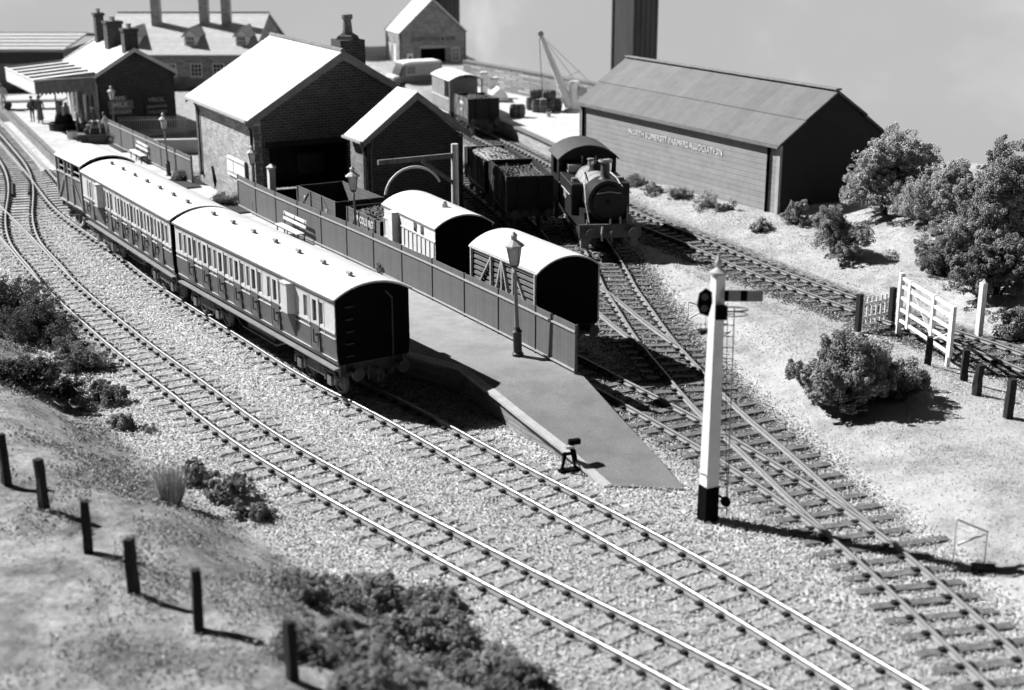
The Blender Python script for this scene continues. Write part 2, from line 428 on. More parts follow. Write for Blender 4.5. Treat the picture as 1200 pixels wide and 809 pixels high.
xs = np.arange(-62, 46, .32); ys = np.arange(12, 152, .32)
GX, GY = np.meshgrid(xs, ys)
gz, rg = zfun(GX, GY, True)
gnoise = hnoise(GX, GY, 2.2, 5)
isgrass = np.maximum(sst(2.7, 3.3, rg['left'] + .25 * gnoise), np.maximum(sst(1.9, 2.5, rg['right'] + .3 * gnoise) * (GY < 96), rg['field'] * sst(1.7, 2.4, rg['dmin'] + .25 * gnoise)))
dirty = np.clip(.6 * sst(2.2, 1.2, np.minimum(rg['dc'], rg['dw'])) * sst(29, 36, GY) + sst(2.2, 1.5, rg['d4']) + .9 * sst(2.2, 1.4, rg['db']) + .7 * sst(2.2, 1.2, rg['dc']) * sst(36, 44, GY) + .5 * sst(52, 66, GY) * (rg['left'] == 0) * (rg['d2'] > 4), 0, 1)
far = sst(30, 52, GY) * sst(7, 3.5, np.minimum(rg['d1'], rg['d2'])) * (rg['left'] < 3.3) * (1 - .85 * (rg['s2'] < 0) * sst(60, 66, GY))
gz = gz + np.where(isgrass < .3, .02 * hnoise(GX, GY, 3, 8) - .02, 0)
nx, ny = len(xs), len(ys)
idx = np.arange(nx * ny).reshape(ny, nx)
F = np.stack([idx[:-1, :-1], idx[:-1, 1:], idx[1:, 1:], idx[1:, :-1]], -1).reshape(-1, 4)
V = np.stack([GX, GY, gz], -1).reshape(-1, 3)
# skirt so that the sheet reaches far beyond the baseboard
o = len(V)
ring = [(-400, -400, 0), (400, -400, 0), (400, 400, 0), (-400, 400, 0)]
cor = [idx[0, 0], idx[0, -1], idx[-1, -1], idx[-1, 0]]
V = np.vstack([V, np.array(ring)])
F = np.vstack([F, [[cor[i], cor[(i + 1) % 4], o + (i + 1) % 4, o + i][::-1] for i in range(4)]])

m, nt, b = _nt('ground_cover')
tc = N(nt, 'ShaderNodeTexCoord')
def attr(n):
    a = N(nt, 'ShaderNodeAttribute'); a.attribute_name = n; return a.outputs['Fac']
def tex(scale, det=6, rough=.65):
    n = N(nt, 'ShaderNodeTexNoise', Scale=scale, Detail=float(det), Roughness=rough); nt.links.new(tc.outputs['Object'], n.inputs['Vector']); return n.outputs[0]
vo = N(nt, 'ShaderNodeTexVoronoi', Scale=9.0); nt.links.new(tc.outputs['Object'], vo.inputs['Vector'])
vf = N(nt, 'ShaderNodeSeparateColor'); nt.links.new(vo.outputs['Color'], vf.inputs[0])
st = ramp(nt, vf.outputs[0], [(0, .38), (.5, .54), (1, .68)])
st = mix(nt, 1.0, st, ramp(nt, tex(.45), [(.35, .78), (.65, 1.0)]), 'MULTIPLY')
std = ramp(nt, vf.outputs[1], [(0, .06), (.5, .15), (1, .30)])
bright = ramp(nt, vf.outputs[0], [(0, .40), (.5, .56), (1, .68)])
stf = mix(nt, attr('far'), st, bright)
ballast = mix(nt, attr('dirty'), stf, std)
gcol = ramp(nt, tex(.55, 9, .75), [(.28, .20), (.40, .31), (.52, .45), (.75, .55)])
gcol = mix(nt, 1.0, gcol, ramp(nt, tex(5, 8, .85), [(.3, .72), (.6, 1.0)]), 'MULTIPLY')
gl = ramp(nt, tex(.6, 9, .8), [(.34, .10), (.45, .24), (.56, .42), (.7, .62)])
gl = mix(nt, 1.0, gl, ramp(nt, tex(8, 8, .8), [(.3, .55), (.62, 1.0)]), 'MULTIPLY')
grass = mix(nt, attr('leftbank'), gcol, gl)
nt.links.new(mix(nt, attr('grass'), ballast, grass), b.inputs['Base Color'])
hmix = mix(nt, attr('grass'), vo.outputs['Distance'], tex(9, 8, .8))
bump(nt, b, hmix, .05, .75)
b.inputs['Roughness'].default_value = .95
b.inputs['Specular IOR Level'].default_value = .1
MAT['ground'] = m
go = np_mesh('ground', V, F, 'ground')
go['kind'] = 'structure'
def setattr_(o_, nm, A):
    a = o_.data.attributes.new(nm, 'FLOAT', 'POINT'); arr = np.zeros(len(o_.data.vertices), np.float32); arr[:A.size] = A.ravel(); a.data.foreach_set('value', arr)
setattr_(go, 'grass', isgrass); setattr_(go, 'dirty', dirty); setattr_(go, 'far', far); setattr_(go, 'leftbank', sst(2.5, 3, rg['left']))
go.data.polygons.foreach_set('use_smooth', [True] * len(go.data.polygons))

# ------------------------------------------------------------------ sky: the painted backdrop board that stands behind the layout
bp = resample(catmull([(-118, 96), (-96, 126), (-62, 146), (-34, 150), (-12, 147), (-5.2, 140.5), (-2.9, 131), (-1.2, 125), (2.2, 118.5), (7.2, 111), (12.6, 103.5), (15.6, 94), (20.5, 82.5), (29, 75.5), (42, 68), (60, 58), (80, 45), (98, 32)]), 2.0)
mb = MB()
nb = len(bp)
bn = offs(bp, .4)
vs = [(x, y, z) for z in (-1.0, 34.0) for x, y in bp] + [(x, y, z) for z in (-1.0, 34.0) for x, y in bn]
fs = [(k, k + 1, nb + k + 1, nb + k) for k in range(nb - 1)] + [(2 * nb + k, 3 * nb + k, 3 * nb + k + 1, 2 * nb + k + 1) for k in range(nb - 1)]
mb.add(vs, fs)
m, nt, b = _nt('sky_backdrop')
nt.nodes.remove(b)
tc = N(nt, 'ShaderNodeTexCoord')
mp = N(nt, 'ShaderNodeMapping'); mp.inputs['Scale'].default_value = (1, 1, 2.2); mp.inputs['Location'].default_value = (3, 9, 0)
nt.links.new(tc.outputs['Object'], mp.inputs[0])
n1 = N(nt, 'ShaderNodeTexNoise', Scale=.035, Detail=5.0, Roughness=.55); nt.links.new(mp.outputs[0], n1.inputs['Vector'])
em = N(nt, 'ShaderNodeEmission', Strength=1.0)
nt.links.new(ramp(nt, n1.outputs[0], [(.44, .288), (.54, .30), (.70, .38)]), em.inputs['Color'])
nt.links.new(em.outputs[0], nt.nodes['Material Output'].inputs[0])
MAT['sky'] = m
sk = mb.build('sky', 'sky', smooth=True); sk['kind'] = 'structure'

# ------------------------------------------------------------------ rails, chairs and sleepers
RAILP = [(-.07, 0), (.07, 0), (.07, .02), (.02, .035), (.02, .10), (.038, .11), (.038, .145), (-.038, .145), (-.038, .11), (-.02, .10), (-.02, .035), (-.07, .02)]
def rail(C, parent, dz=0.0, name='rail', top='railtop'):
    T = tang(C); Nn = np.stack([T[:, 1], -T[:, 0]], 1); n = len(C); k = len(RAILP)
    V_ = np.array([(c[0] + nn[0] * a, c[1] + nn[1] * a, .035 + h + dz) for c, nn in zip(C, Nn) for a, h in RAILP])
    F_, MI_ = [], []
    for i in range(n - 1):
        for j in range(k):
            j2 = (j + 1) % k
            F_.append((i * k + j, i * k + j2, (i + 1) * k + j2, (i + 1) * k + j)); MI_.append(1 if j == 6 else 0)
    F_ = np.array(F_)[:, ::-1]
    return np_mesh(name, V_, F_, ['railside', top], parent, np.array(MI_))
def sleeper_mesh(w=2.55, both=True):
    mb = MB(); mb.box(-w / 2, w / 2, -.125, .125, -.09, .035)
    mb.cur = 1
    for s in (-1, 1):
        x = s * GA / 2
        mb.box(x - .19, x - .05, -.06, .06, .035, .105); mb.box(x + .05, x + .19, -.06, .06, .035, .105)
    return mb
slp0 = sleeper_mesh().build('sleeper', ['sleeper', 'chair'])
SLM = slp0.data
bpy.data.objects.remove(slp0)
SLMD = SLM.copy(); SLMD.materials[0] = MAT['sleeperd']
def track(key, label, dz=0.0, skip=None, merge=None, rails=(None, None), step=.69):
    C = TRK[key]; dk = key in ('TW', 'TC', 'TB', 'T4'); sm = 'sleeperd' if dk else 'sleeper'
    t = thing('railway_track', label, 'railway track', (float(C[0, 0]), float(C[0, 1]), 0))
    inv = t.matrix_world
    off = Vector((-C[0, 0], -C[0, 1], 0))
    for s, lim in zip((1, -1), rails):
        r_ = offs(C, s * GA / 2)
        if lim: r_ = r_[lim[0]:lim[1]]
        o = rail(r_, t, dz, top='raildull' if dk else 'railtop'); o.location = off
    S = resample(C, step); T = tang(S)
    Sx = []
    for i, (p, tt) in enumerate(zip(S, T)):
        if skip and skip(p): continue
        Sx.append((p, tt))
    Sx.sort(key=lambda q: np.hypot(q[0][0], q[0][1] - 5))
    Sx = [q for q in Sx if q[0][1] > 19]
    rest = MB()
    for i, (p, tt) in enumerate(Sx):
        a = math.atan2(tt[1], tt[0]) - math.pi / 2 + random.gauss(0, .012)
        ex = merge(p) if merge else None
        if i < 100:
            if ex:
                mb = MB(); mb.box(-1.27 - max(0, ex[0]), 1.27 + max(0, ex[1]), -.125, .125, -.09, .035); mb.cur = 1
                for s in (-1, 1):
                    x = s * GA / 2; mb.box(x - .19, x + .19, -.06, .06, .035, .075)
                o = mb.build('sleeper', [sm, 'chair'], t)
            else:
                o = bpy.data.objects.new('sleeper', SLMD if dk else SLM); COL.objects.link(o); o.parent = t
            o.location = Vector((p[0], p[1], random.uniform(-.008, .008) + (.018 if dk else 0))) + off; o.rotation_euler = (0, 0, a)
        else:
            M_ = Matrix.Translation(Vector((p[0], p[1], 0)) + off) @ Matrix.Rotation(a, 4, 'Z')
            tmp = sleeper_mesh(); o_ = len(rest.v)
            rest.v += [tuple(M_ @ Vector(v)) for v in tmp.v]; rest.f += [tuple(i_ + o_ for i_ in f) for f in tmp.f]; rest.mi += tmp.mi
    if rest.v:
        o = rest.build('sleepers', [sm, 'chair'], t); o['kind'] = 'stuff'
    return t
def near(C, p): return float(np.min(np.hypot(C[:, 0] - p[0], C[:, 1] - p[1])))
def side(C, p):
    i = int(np.argmin(np.hypot(C[:, 0] - p[0], C[:, 1] - p[1]))); T = tang(C); return T[i, 0] * (p[1] - C[i, 1]) - T[i, 1] * (p[0] - C[i, 0])
track('T1', 'near running line, leftmost track, snaking away beside the bushy bank')
track('T2', 'second line from the left, on which the two coaches stand', skip=lambda p: p[1] > 60 and near(T1, p) < 1.0, dz=.001)
tz = track('T0', 'short straight arm leaving the leftmost track at the left edge', skip=lambda p: near(T1, p) < 1.9, dz=.002)
for a_, b_ in (((14, 214), (14.5, 229)), ((34.5, 216), (33.5, 227))):
    mb = MB(); p_, q_ = G(*a_, .12), G(*b_, .12); oz = Vector((tz.location.x, tz.location.y, 0)); mb.bar(p_ - oz, q_ - oz, .09, .14); mb.build('check_rail', 'iron', tz)
track('TW', 'siding with the line of wagons behind the platform fence', merge=lambda p: (0, min(3.2, near(TC, p) + .2)) if near(TC, p) < 1.9 and p[1] > 30.6 else None)
track('TC', 'siding under the tank engine, joining the wagon siding at the points', skip=lambda p: near(TW, p) < 2.0, merge=lambda p: (min(2.6, near(TB, p)), 0) if near(TB, p) < 1.8 and p[1] > 46.8 and p[1] < 60 else None, dz=.002)
track('TB', 'short siding holding the dark wagons left of the tank engine', skip=lambda p: near(TC, p) < 1.9, dz=.003)
track('T4', 'far right line running past the level crossing gate to the wharf', skip=lambda p: False)

# ------------------------------------------------------------------ ballast chippings and dry grass (nobody could count them)
def rnd_in(n, x0, x1, y0, y1, wy=1.6):
    y = y0 + (y1 - y0) * rng.random(n) ** wy; x = rng.uniform(x0, x1, n); return x, y
x, y = rnd_in(820000, -24, 18, 22, 70, 1.45)
k_ = (np.abs(x) < .385 * y + 1.0); x, y = x[k_], y[k_]
z, q = zfun(x, y, True)
dmn = np.minimum.reduce([q['d1'], q['d2'], q['dw'], q['dc'], q['d4'] + .5])
keep = (q['left'] < 3.1 + rng.normal(0, .25, len(x))) & (~q['field'] | (q['dmin'] < 1.9 + rng.normal(0, .25, len(x)))) & (q['right'] < 1.2) & (dmn < 6)
x, y, z = x[keep][:310000], y[keep][:310000], z[keep][:310000]
q = {a: c[keep][:310000] for a, c in q.items()}
S = rng.uniform(.015, .033, len(x)) * (1 + .35 * sst(35, 60, y))
# stones lie low under the rails and heap between sleepers
P = np.stack([x, y, z - .01 + rng.uniform(0, .05, len(x))], 1)
mi = (rng.random(len(x)) < (.08 + .62 * sst(2.3, 1.2, np.minimum(q['dc'], q['db'])) * sst(30, 40, y) + .35 * (q['dw'] < 1.6) * sst(30, 42, y))).astype(int)
nearT = np.minimum(q['d1'], q['d2']) < 4
mi = np.where((q['d4'] < 2.2) & (rng.random(len(x)) < .8), 1, mi)
mi = np.where((mi == 0) & nearT & (rng.random(len(x)) < sst(29, 50, y)), 2, mi)
bl = scatter('ballast', P, S, (OCTV, OCTF), ['stonea', 'stoneb', 'stonec'], flat=.75, MI=mi)
tag(bl, 'loose pale stone chippings packed between and beside the rails', 'ballast'); bl['kind'] = 'stuff'

def tufts(name, x, y, z, hgt, mat, label):
    n = len(x); a = rng.uniform(0, 6.28, n); ln = rng.normal(0, 1.5, (n, 2))
    w = rng.uniform(.006, .016, n) * (1 + y / 60)
    P0 = np.stack([x - np.cos(a) * w, y - np.sin(a) * w, z - .02], 1); P1 = np.stack([x + np.cos(a) * w, y + np.sin(a) * w, z - .02], 1)
    P2 = np.stack([x + ln[:, 0] * hgt, y + ln[:, 1] * hgt, z + hgt], 1)
    V_ = np.stack([P0, P1, P2], 1).reshape(-1, 3); F_ = np.arange(3 * n).reshape(-1, 3)
    o = np_mesh(name, V_, F_, mat); tag(o, label, 'grass'); o['kind'] = 'stuff'; return o
x, y = rnd_in(620000, 2, 30, 24, 84, 1.3); k_ = np.abs(x) < .385 * y + 1; x, y = x[k_], y[k_]
z, q = zfun(x, y, True); nn = hnoise(x, y, .9, 11)
keep = (((q['field']) & (q['dmin'] > 2.0)) | (q['right'] > 2.1)) & (rng.random(len(x)) < .55 + .5 * nn)
x, y, z = x[keep][:200000], y[keep][:200000], z[keep][:200000]
tufts('dry_grass', x, y, z, rng.uniform(.015, .05, len(x)), 'straw', 'short pale sunlit dry grass on the ground right of the tracks')
x, y = rnd_in(160000, -26, 3, 17, 60, 1.3); k_ = np.abs(x) < .385 * y + 1; x, y = x[k_], y[k_]
z, q = zfun(x, y, True); nn = hnoise(x, y, .9, 12)
keep = (q['left'] > 3.1) & (rng.random(len(x)) < .5 + .5 * nn)
x, y, z = x[keep][:70000], y[keep][:70000], z[keep][:70000]
MAT['bankgrass'] = M('bank_grass', .34, .9, .45, 1.2, 0)
tufts('bank_grass', x, y, z, rng.uniform(.01, .03, len(x)), 'bankgrass', 'short grey grass covering the near left bank')

# rough low scrub down the near bank (nobody could count it)
x, y = rnd_in(520000, -26, 4, 17, 62, 1.2); k_ = np.abs(x) < .40 * y + 1; x, y = x[k_], y[k_]
z, q = zfun(x, y, True); nn = hnoise(x, y, 1.3, 31) + .5 * hnoise(x, y, 4.0, 32)
lf = q['left']
keep = (lf > 2.9) & (rng.random(len(x)) < np.clip(1.5 * nn + .55 * sst(7.2, 4.2, lf) + .22, .02, 1) * sst(16, 5.5, lf) * sst(2.8, 3.6, lf))
x, y, z, nn = x[keep][:190000], y[keep][:190000], z[keep][:190000], nn[keep][:190000]
P = np.stack([x, y, z + rng.uniform(-.02, 1, len(x)) * .22 * np.clip(nn + .3, .1, 1)], 1)
sc_ = scatter('bank_scrub', P, rng.uniform(.012, .028, len(x)), (QUADV, QUADF), ['leaf', 'leafl'], MI=(rng.random(len(x)) < .35).astype(int))
tag(sc_, 'rough low grey scrub covering the slope of the near bank', 'scrub'); sc_['kind'] = 'stuff'
# ------------------------------------------------------------------ rolling stock. Local frame: origin on the rails' centre at the near end, x away from the camera, y to the left
RT = .18   # rail top
def arc(w, ze, za, n=10, t=0.0):
    """roof arc points (y, z) from right eave to left eave"""
    h = za - ze; r = (w * w / 4 + h * h) / (2 * h); c = za - r; a0 = math.asin(min(1, w / 2 / r))
    return [((r + t) * math.sin(a), c + (r + t) * math.cos(a)) for a in np.linspace(-a0, a0, n)]
def wheelset(parent, x, r=.46, name='wheel', spokes=True):
    for s in (-1, 1):
        mb = MB(); y = s * GA / 2
        mb.lathe((0, 0, 0), [(r * .3, -.07), (r * .82, -.05), (r * .82, -.02), (r * 1.06, -.02), (r * 1.06, .02), (r, .03), (r, .08), (r * .82, .08), (r * .8, .03), (r * .25, .06), (r * .2, .1)], 20)
        mb.build(name, 'gear', parent, loc=(x, y - s * .02, RT + r), rot=(-s * math.pi / 2, 0, 0), smooth=True)
def buffers(parent, x, s, z=1.2, w=1.55, mat='iron'):
    for q in (-1, 1):
        mb = MB(); mb.cyl((x, q * w / 2, z), (x - s * .28, q * w / 2, z), .11, .09); mb.cyl((x - s * .28, q * w / 2, z), (x - s * .42, q * w / 2, z), .06); mb.lathe((0, 0, 0), [(.01, 0), (.2, .0), (.2, .03), (.1, .05)], 14)
        k = len(mb.v) - 56
        for i in range(k, len(mb.v)):
            vx, vy, vz = mb.v[i]; mb.v[i] = (x - s * (.46 - vz), q * w / 2 + vx, z + vy)
        mb.build('buffer', mat, parent)
    mb = MB(); mb.box(min(x, x - s * .3), max(x, x - s * .3), -.03, .03, z - .03, z + .04); mb.tube([(x - s * .25, 0, z), (x - s * .3, 0, z - .2), (x - s * .26, 0, z - .38)], .035)
    mb.build('coupling_hook', mat, parent)
def bogie(parent, x):
    mb = MB()
    for s in (-1, 1):
        y = s * .92
        mb.prism_y([(x - 1.5, .82), (x - 1.35, .66), (x + 1.35, .66), (x + 1.5, .82), (x + 1.3, .98), (x - 1.3, .98)], y - .05, y + .05)
        for xx in (x - 1.05, x + 1.05):
            mb.box(xx - .15, xx + .15, y - .02 + s * .0, y + .13 * s if s > 0 else y + .02, .52, .86) if s > 0 else mb.box(xx - .15, xx + .15, y - .13, y + .02, .52, .86)
            for q in (-.34, .34): mb.cyl((xx + q, y + s * .05, .62), (xx + q, y + s * .05, .92), .07, n=8)
            mb.prism_y([(xx - .5, .92), (xx - .3, 1.0), (xx + .3, 1.0), (xx + .5, .92), (xx + .3, .94), (xx - .3, .94)], y + s * .06 - .04, y + s * .06 + .04)
        mb.box(x - .3, x + .3, y - .07, y + .07, .74, 1.14)
    b_ = mb.build('bogie', 'gear', parent, bevel=.012)
    for xx in (x - 1.05, x + 1.05): wheelset(b_, xx, .42)
    return b_
def coach(loc, ang, L, mirror, label, group):
    t = thing('passenger_coach', label, 'railway coach', (loc[0], loc[1], 0), R(ang), group)
    W, zb, zw, ze, za = 2.5, 1.42, 2.42, 3.5, 3.86
    X = (lambda x: L - x) if mirror else (lambda x: x)
    k_ = L / 12.9
    span = lambda a, b: tuple(sorted((X(a * k_), X(b * k_))))
    wins = [(.80, 1.06), (1.22, 1.50), (1.86, 2.14)] + [(3.62, 3.88), (4.08, 4.36), (4.55, 4.82)] + [(5.25 + .465 * i, 5.25 + .465 * i + .285) for i in range(16)]
    doors = [1, 4, 7, 10, 13, 16, 19]
    h = W / 2
    body = MB()
    for s in (-1, 1):      # lower panels with tumblehome
        body.prism_x([(s * h, zw), (s * h, 1.85), (s * (h - .07), zb), (s * (h - .15), zb), (s * (h - .1), zw)][::-s], 0.02, L - .02)
    body.box(.02, L - .02, -h + .1, h - .1, zb, zb + .1)
    for x0, x1 in ((0, .06), (L - .06, L)):
        body.prism_x([(-h + .05, zb), (h - .05, zb), (h, 1.85), (h, ze)] + arc(W, ze, za - .04, 10)[::-1] + [(-h, 1.85)], x0, x1)
    body.cur = 0
    body.build('body', 'lake', t)
    endp = MB()
    for x0, x1 in ((-.03, .0), (L, L + .03)):
        endp.prism_x([(-h + .06, zb + .02), (h - .06, zb + .02), (h - .01, 1.85), (h - .01, ze)] + arc(W - .04, ze, za - .06, 10)[::-1] + [(-h + .01, 1.85)], x0, x1)
    endp.build('end_panel', 'black', t)
    for xe, sg in ((-.03, -1), (L + .03, 1)):
        mb = MB()
        for k in range(5): mb.box(min(xe, xe + sg * .1), max(xe, xe + sg * .1), .72, .98, 1.7 + k * .38, 1.73 + k * .38)
        mb.build('end_step', 'iron', t)
        mb = MB(); mb.tube([(xe + sg * .05, -.62, 1.2), (xe + sg * .05, -.62, 3.3), (xe + sg * .05, -.4, 3.55)], .03); mb.tube([(xe + sg * .04, .25, 1.1), (xe + sg * .12, .25, 1.35), (xe + sg * .16, .3, .9)], .035); mb.build('end_pipe', 'iron', t)
    up = MB()
    for s in (-1, 1):
        y0, y1 = (h - .06, h + .012) if s > 0 else (-h - .012, -h + .06)
        holes = [(*span(*w), 2.52, 3.2) for w in wins]
        up.wall_x(.03, L - .03, y0, y1, zw, ze - .02, holes)
    up.build('upper_panel', 'cream', t)
    bead = MB()
    for s in (-1, 1):
        for a, b_ in ((2.40, 2.47), (2.24, 2.275), (1.56, 1.585), (3.3, 3.325)):
            y = s * (h + .012 if a > 1.8 else h - .02)
            bead.box(.03, L - .03, y - .012, y + .014, a, b_)
        for i, w in enumerate(wins):
            a, b_ = span(*w)
            bead.box(a - .075, a - .055, s * (h + .012) - .01, s * (h + .012) + .01, 2.27, 3.3)
    bead.build('beading', 'cream', t)
    for i, w in enumerate(wins):
        a, b_ = span(*w)
        for s in (-1, 1):
            mb = MB(); y = s * (h - .035); mb.box(a - .01, b_ + .01, y - .008, y + .008, 2.5, 3.22)
            mb.build('window', MAT['dglass'] if i in doors else MAT['winreflect'], t)
    for i in doors:
        a, b_ = span(*wins[i])
        for s in (-1, 1):
            mb = MB(); y = s * (h + .008)
            mb.wall_x(a - .16, b_ + .16, y - .012, y + .02, 1.6, 3.28, [(a, b_, 2.52, 3.2)])
            for q in (a - .16, b_ + .15): mb.box(q, q + .012, y - .012, y + .03, 1.6, 3.28)
            mb.cur = 0
            d = mb.build('door', MAT['doorpaint'], t)
            mb = MB(); xh = b_ + .08 if mirror else a - .08
            mb.cyl((xh, y + s * .02, 2.16), (xh, y + s * .09, 2.16), .035); mb.box(xh - .03, xh + .12, y + s * .09 - .02, y + s * .09 + .02, 2.12, 2.2)
            mb.tube([(xh + .14, y + s * .03, 1.85), (xh + .16, y + s * .1, 1.9), (xh + .16, y + s * .1, 2.3)], .022)
            mb.build('handle', 'iron', d)
    a, b_ = span(2.75, 3.40)
    duck = MB()
    for s in (-1, 1):
        o_, i_ = s * (h + .24), s * (h + .0)
        pl = [(a, i_), (a + .1, o_), (b_ - .1, o_), (b_, i_)]
        duck.cur = 1; duck.prism_z(pl[::s], zw, 3.36); duck.cur = 0
        vs = [(x, y, zw) for x, y in pl] + [(a + .12, s * (h - .02), 1.62), (b_ - .12, s * (h - .02), 1.62)]
        duck.add(vs, [(0, 1, 4), (1, 2, 5, 4), (2, 3, 5), (0, 4, 5, 3)])
        duck.cur = 1; duck.prism_z([(a - .02, i_), (a + .09, o_ + s * .03), (b_ - .09, o_ + s * .03), (b_ + .02, i_)][::s], 3.36, 3.40)
    duck.build('guard_lookout', ['lake', 'cream'], t)
    rf = MB(); o_ = arc(W + .14, ze, za + .04, 14); n_ = [(y * .985, z - .05) for y, z in o_]
    rf.prism_x(o_ + n_[::-1], -.05, L + .05)
    rf.build('roof', 'roof', t, smooth=True)
    gt = MB()
    for s in (-1, 1):
        gt.bar((-.05, s * 1.335, ze - .03), (L + .05, s * 1.335, ze - .03), .03, .05)
        r_ = [(.2 + (L - .4) * k / 8, s * (.62 + .42 * abs(math.sin(k * .9)) * .2 + .35), za - .12) for k in range(9)]
    gt.build('rain_gutter', 'mid', t)
    for i in range(7):
        x = L * (i + .55) / 7.3
        mb = MB(); mb.cyl((x, .25, za - .02), (x, .25, za + .09), .04, n=8); mb.cyl((x - .13, .25, za + .11), (x + .13, .25, za + .11), .06, .045, n=10)
        mb.build('roof_vent', 'grey', t)
    fb = MB()
    for s in (-1, 1): fb.box(.1, L - .1, s * 1.16 - .14, s * 1.16 + .14, 1.26, 1.31); fb.box(0, L, s * 1.02 - .04, s * 1.02 + .04, 1.14, zb)
    fb.build('footboard', 'grey', t)
    uf = MB(); uf.box(0, L, -1.0, -.85, 1.14, zb); uf.box(0, L, .85, 1.0, 1.14, zb); uf.box(0, .12, -1.15, 1.15, 1.06, zb); uf.box(L - .12, L, -1.15, 1.15, 1.06, zb)
    for s in (-1, 1): uf.tube([(3.9, s * .9, 1.14), (5.1, s * .9, .72), (L - 5.1, s * .9, .72), (L - 3.9, s * .9, 1.14)], .035)
    uf.box(L / 2 - 1.1, L / 2 + 1.1, .3, .85, .66, 1.1); uf.box(L / 2 - .7, L / 2 + .3, -.85, -.35, .7, 1.1)
    uf.build('underframe', 'iron', t)
    bogie(t, 2.05); bogie(t, L - 2.05)
    buffers(t, 0, 1); buffers(t, L, -1)
    return t
MAT['winreflect'] = M('reflecting_blind_pane', .20, .15, .25, 3, 0, spec=.6)  # reflected light is put into the grey of these curtained panes
MAT['doorpaint'] = MAT['lake']
# doors: dark below the waist, cream above it
m, nt, b = _nt('door_two_tone')
tc = N(nt, 'ShaderNodeTexCoord'); s_ = N(nt, 'ShaderNodeSeparateXYZ'); nt.links.new(tc.outputs['Object'], s_.inputs[0])
c_ = N(nt, 'ShaderNodeMath', operation='GREATER_THAN'); c_.inputs[1].default_value = 2.43; nt.links.new(s_.outputs[2], c_.inputs[0])
nt.links.new(mix(nt, c_.outputs[0], .11, .60), b.inputs['Base Color']); b.inputs['Roughness'].default_value = .4
MAT['doorpaint'] = m
coach((-4.19, 41.0), 123.8, 12.9, False, 'white roofed two tone coach whose black end faces the platform ramp', 'coaches of the passenger train')
coach((-11.58, 52.05), 121.5, 11.9, True, 'white roofed coach in the middle of the train, behind the nearer coach', 'coaches of the passenger train')

def wagon_gear(t, L, wb=None, r=.46, W=2.2, mat='iron'):
    wb = wb or L * .56
    uf = MB()
    for s in (-1, 1):
        uf.box(0, L, s * (W / 2 - .12) - .06, s * (W / 2 - .12) + .06, 1.02, 1.28)
        for x in (L / 2 - wb / 2, L / 2 + wb / 2):
            y = s * .88
            uf.prism_y([(x - .42, 1.02), (x - .12, .6), (x + .12, .6), (x + .42, 1.02)], y - .03, y + .03)
            uf.box(x - .13, x + .13, min(y, y + s * .16), max(y, y + s * .16), .54, .8)
            uf.prism_y([(x - .55, .98), (x - .2, .86), (x + .2, .86), (x + .55, .98), (x + .2, .93), (x - .2, .93)], y + s * .04, y + s * .12) if s > 0 else uf.prism_y([(x - .55, .98), (x - .2, .86), (x + .2, .86), (x + .55, .98), (x + .2, .93), (x - .2, .93)], y - .12, y - .04)
        uf.bar((L * .25, s * 1.05, 1.0), (L * .8, s * 1.05, .62), .03, .06)
    for x in (0, L - .1): uf.box(x, x + .1, -W / 2, W / 2, .98, 1.3)
    uf.build('underframe', mat, t)
    for x in (L / 2 - wb / 2, L / 2 + wb / 2): wheelset(t, x, r)
    buffers(t, 0, 1); buffers(t, L, -1)
def on_track(C, y):
    i = int(np.argmin(abs(C[:, 1] - y))); j = min(i + 12, len(C) - 1)
    return C[i], math.degrees(math.atan2(C[j, 1] - C[i, 1], C[j, 0] - C[i, 0]))
def roofed(t, L, W, ze, za, ov=.08, mat='roof'):
    rf = MB(); o_ = arc(W + .16, ze, za, 14); n_ = [(y * .985, z - .05) for y, z in o_]
    rf.prism_x(o_ + n_[::-1], -ov, L + ov); return rf.build('roof', mat, t, smooth=True)

# white panelled van with guard's lookout
p, a = on_track(TW, 51.3)
L, W = 5.0, 2.3; h = W / 2
t = thing('goods_van', 'small white panelled van with arched white roof behind the fence', 'railway van', (p[0], p[1], 0), R(a))
mb = MB(); mb.wall_x(0, L, h - .06, h, 1.35, 3.3); mb.wall_x(0, L, -h, -h + .06, 1.35, 3.3); mb.build('body', 'white', t)
mb = MB()
for i in range(13):
    x = .12 + i * .4
    if 3.3 < x < 4.1: continue
    for y in (h + .015, -h - .015): mb.box(x, x + .05, y - .015, y + .015, 1.4, 2.75)
for z in (1.38, 2.0, 2.75, 3.2):
    for y in (h + .015, -h - .015): mb.box(0, L, y - .02, y + .02, z, z + .05)
mb.build('beading', 'cream', t)
mb = MB()
for x0, x1 in ((-.02, .05), (L - .05, L + .02)): mb.prism_x([(-h, 1.35), (h, 1.35), (h, 3.3)] + arc(W, 3.3, 3.66, 10)[::-1] + [(-h, 3.3)], x0, x1)
mb.build('end_panel', 'black', t)
for y in (h, -h):
    s = 1 if y > 0 else -1
    mb = MB(); mb.prism_z([(3.45, y), (3.55, y + s * .26), (3.95, y + s * .26), (4.05, y)][::s], 1.75, 3.25); mb.build('guard_lookout', 'white', t)
for x0 in (1.1, 1.75):
    mb = MB(); mb.box(x0, x0 + .22, h, h + .03, 2.85, 3.15); mb.build('window', 'dglass', t)
roofed(t, L, W, 3.3, 3.74)
mb = MB(); mb.lathe((L * .3, .1, 3.66), [(.12, 0), (.14, .06), (.11, .22), (.06, .3), (.02, .31)]); mb.build('roof_vent', 'roof', t)
wagon_gear(t, L)

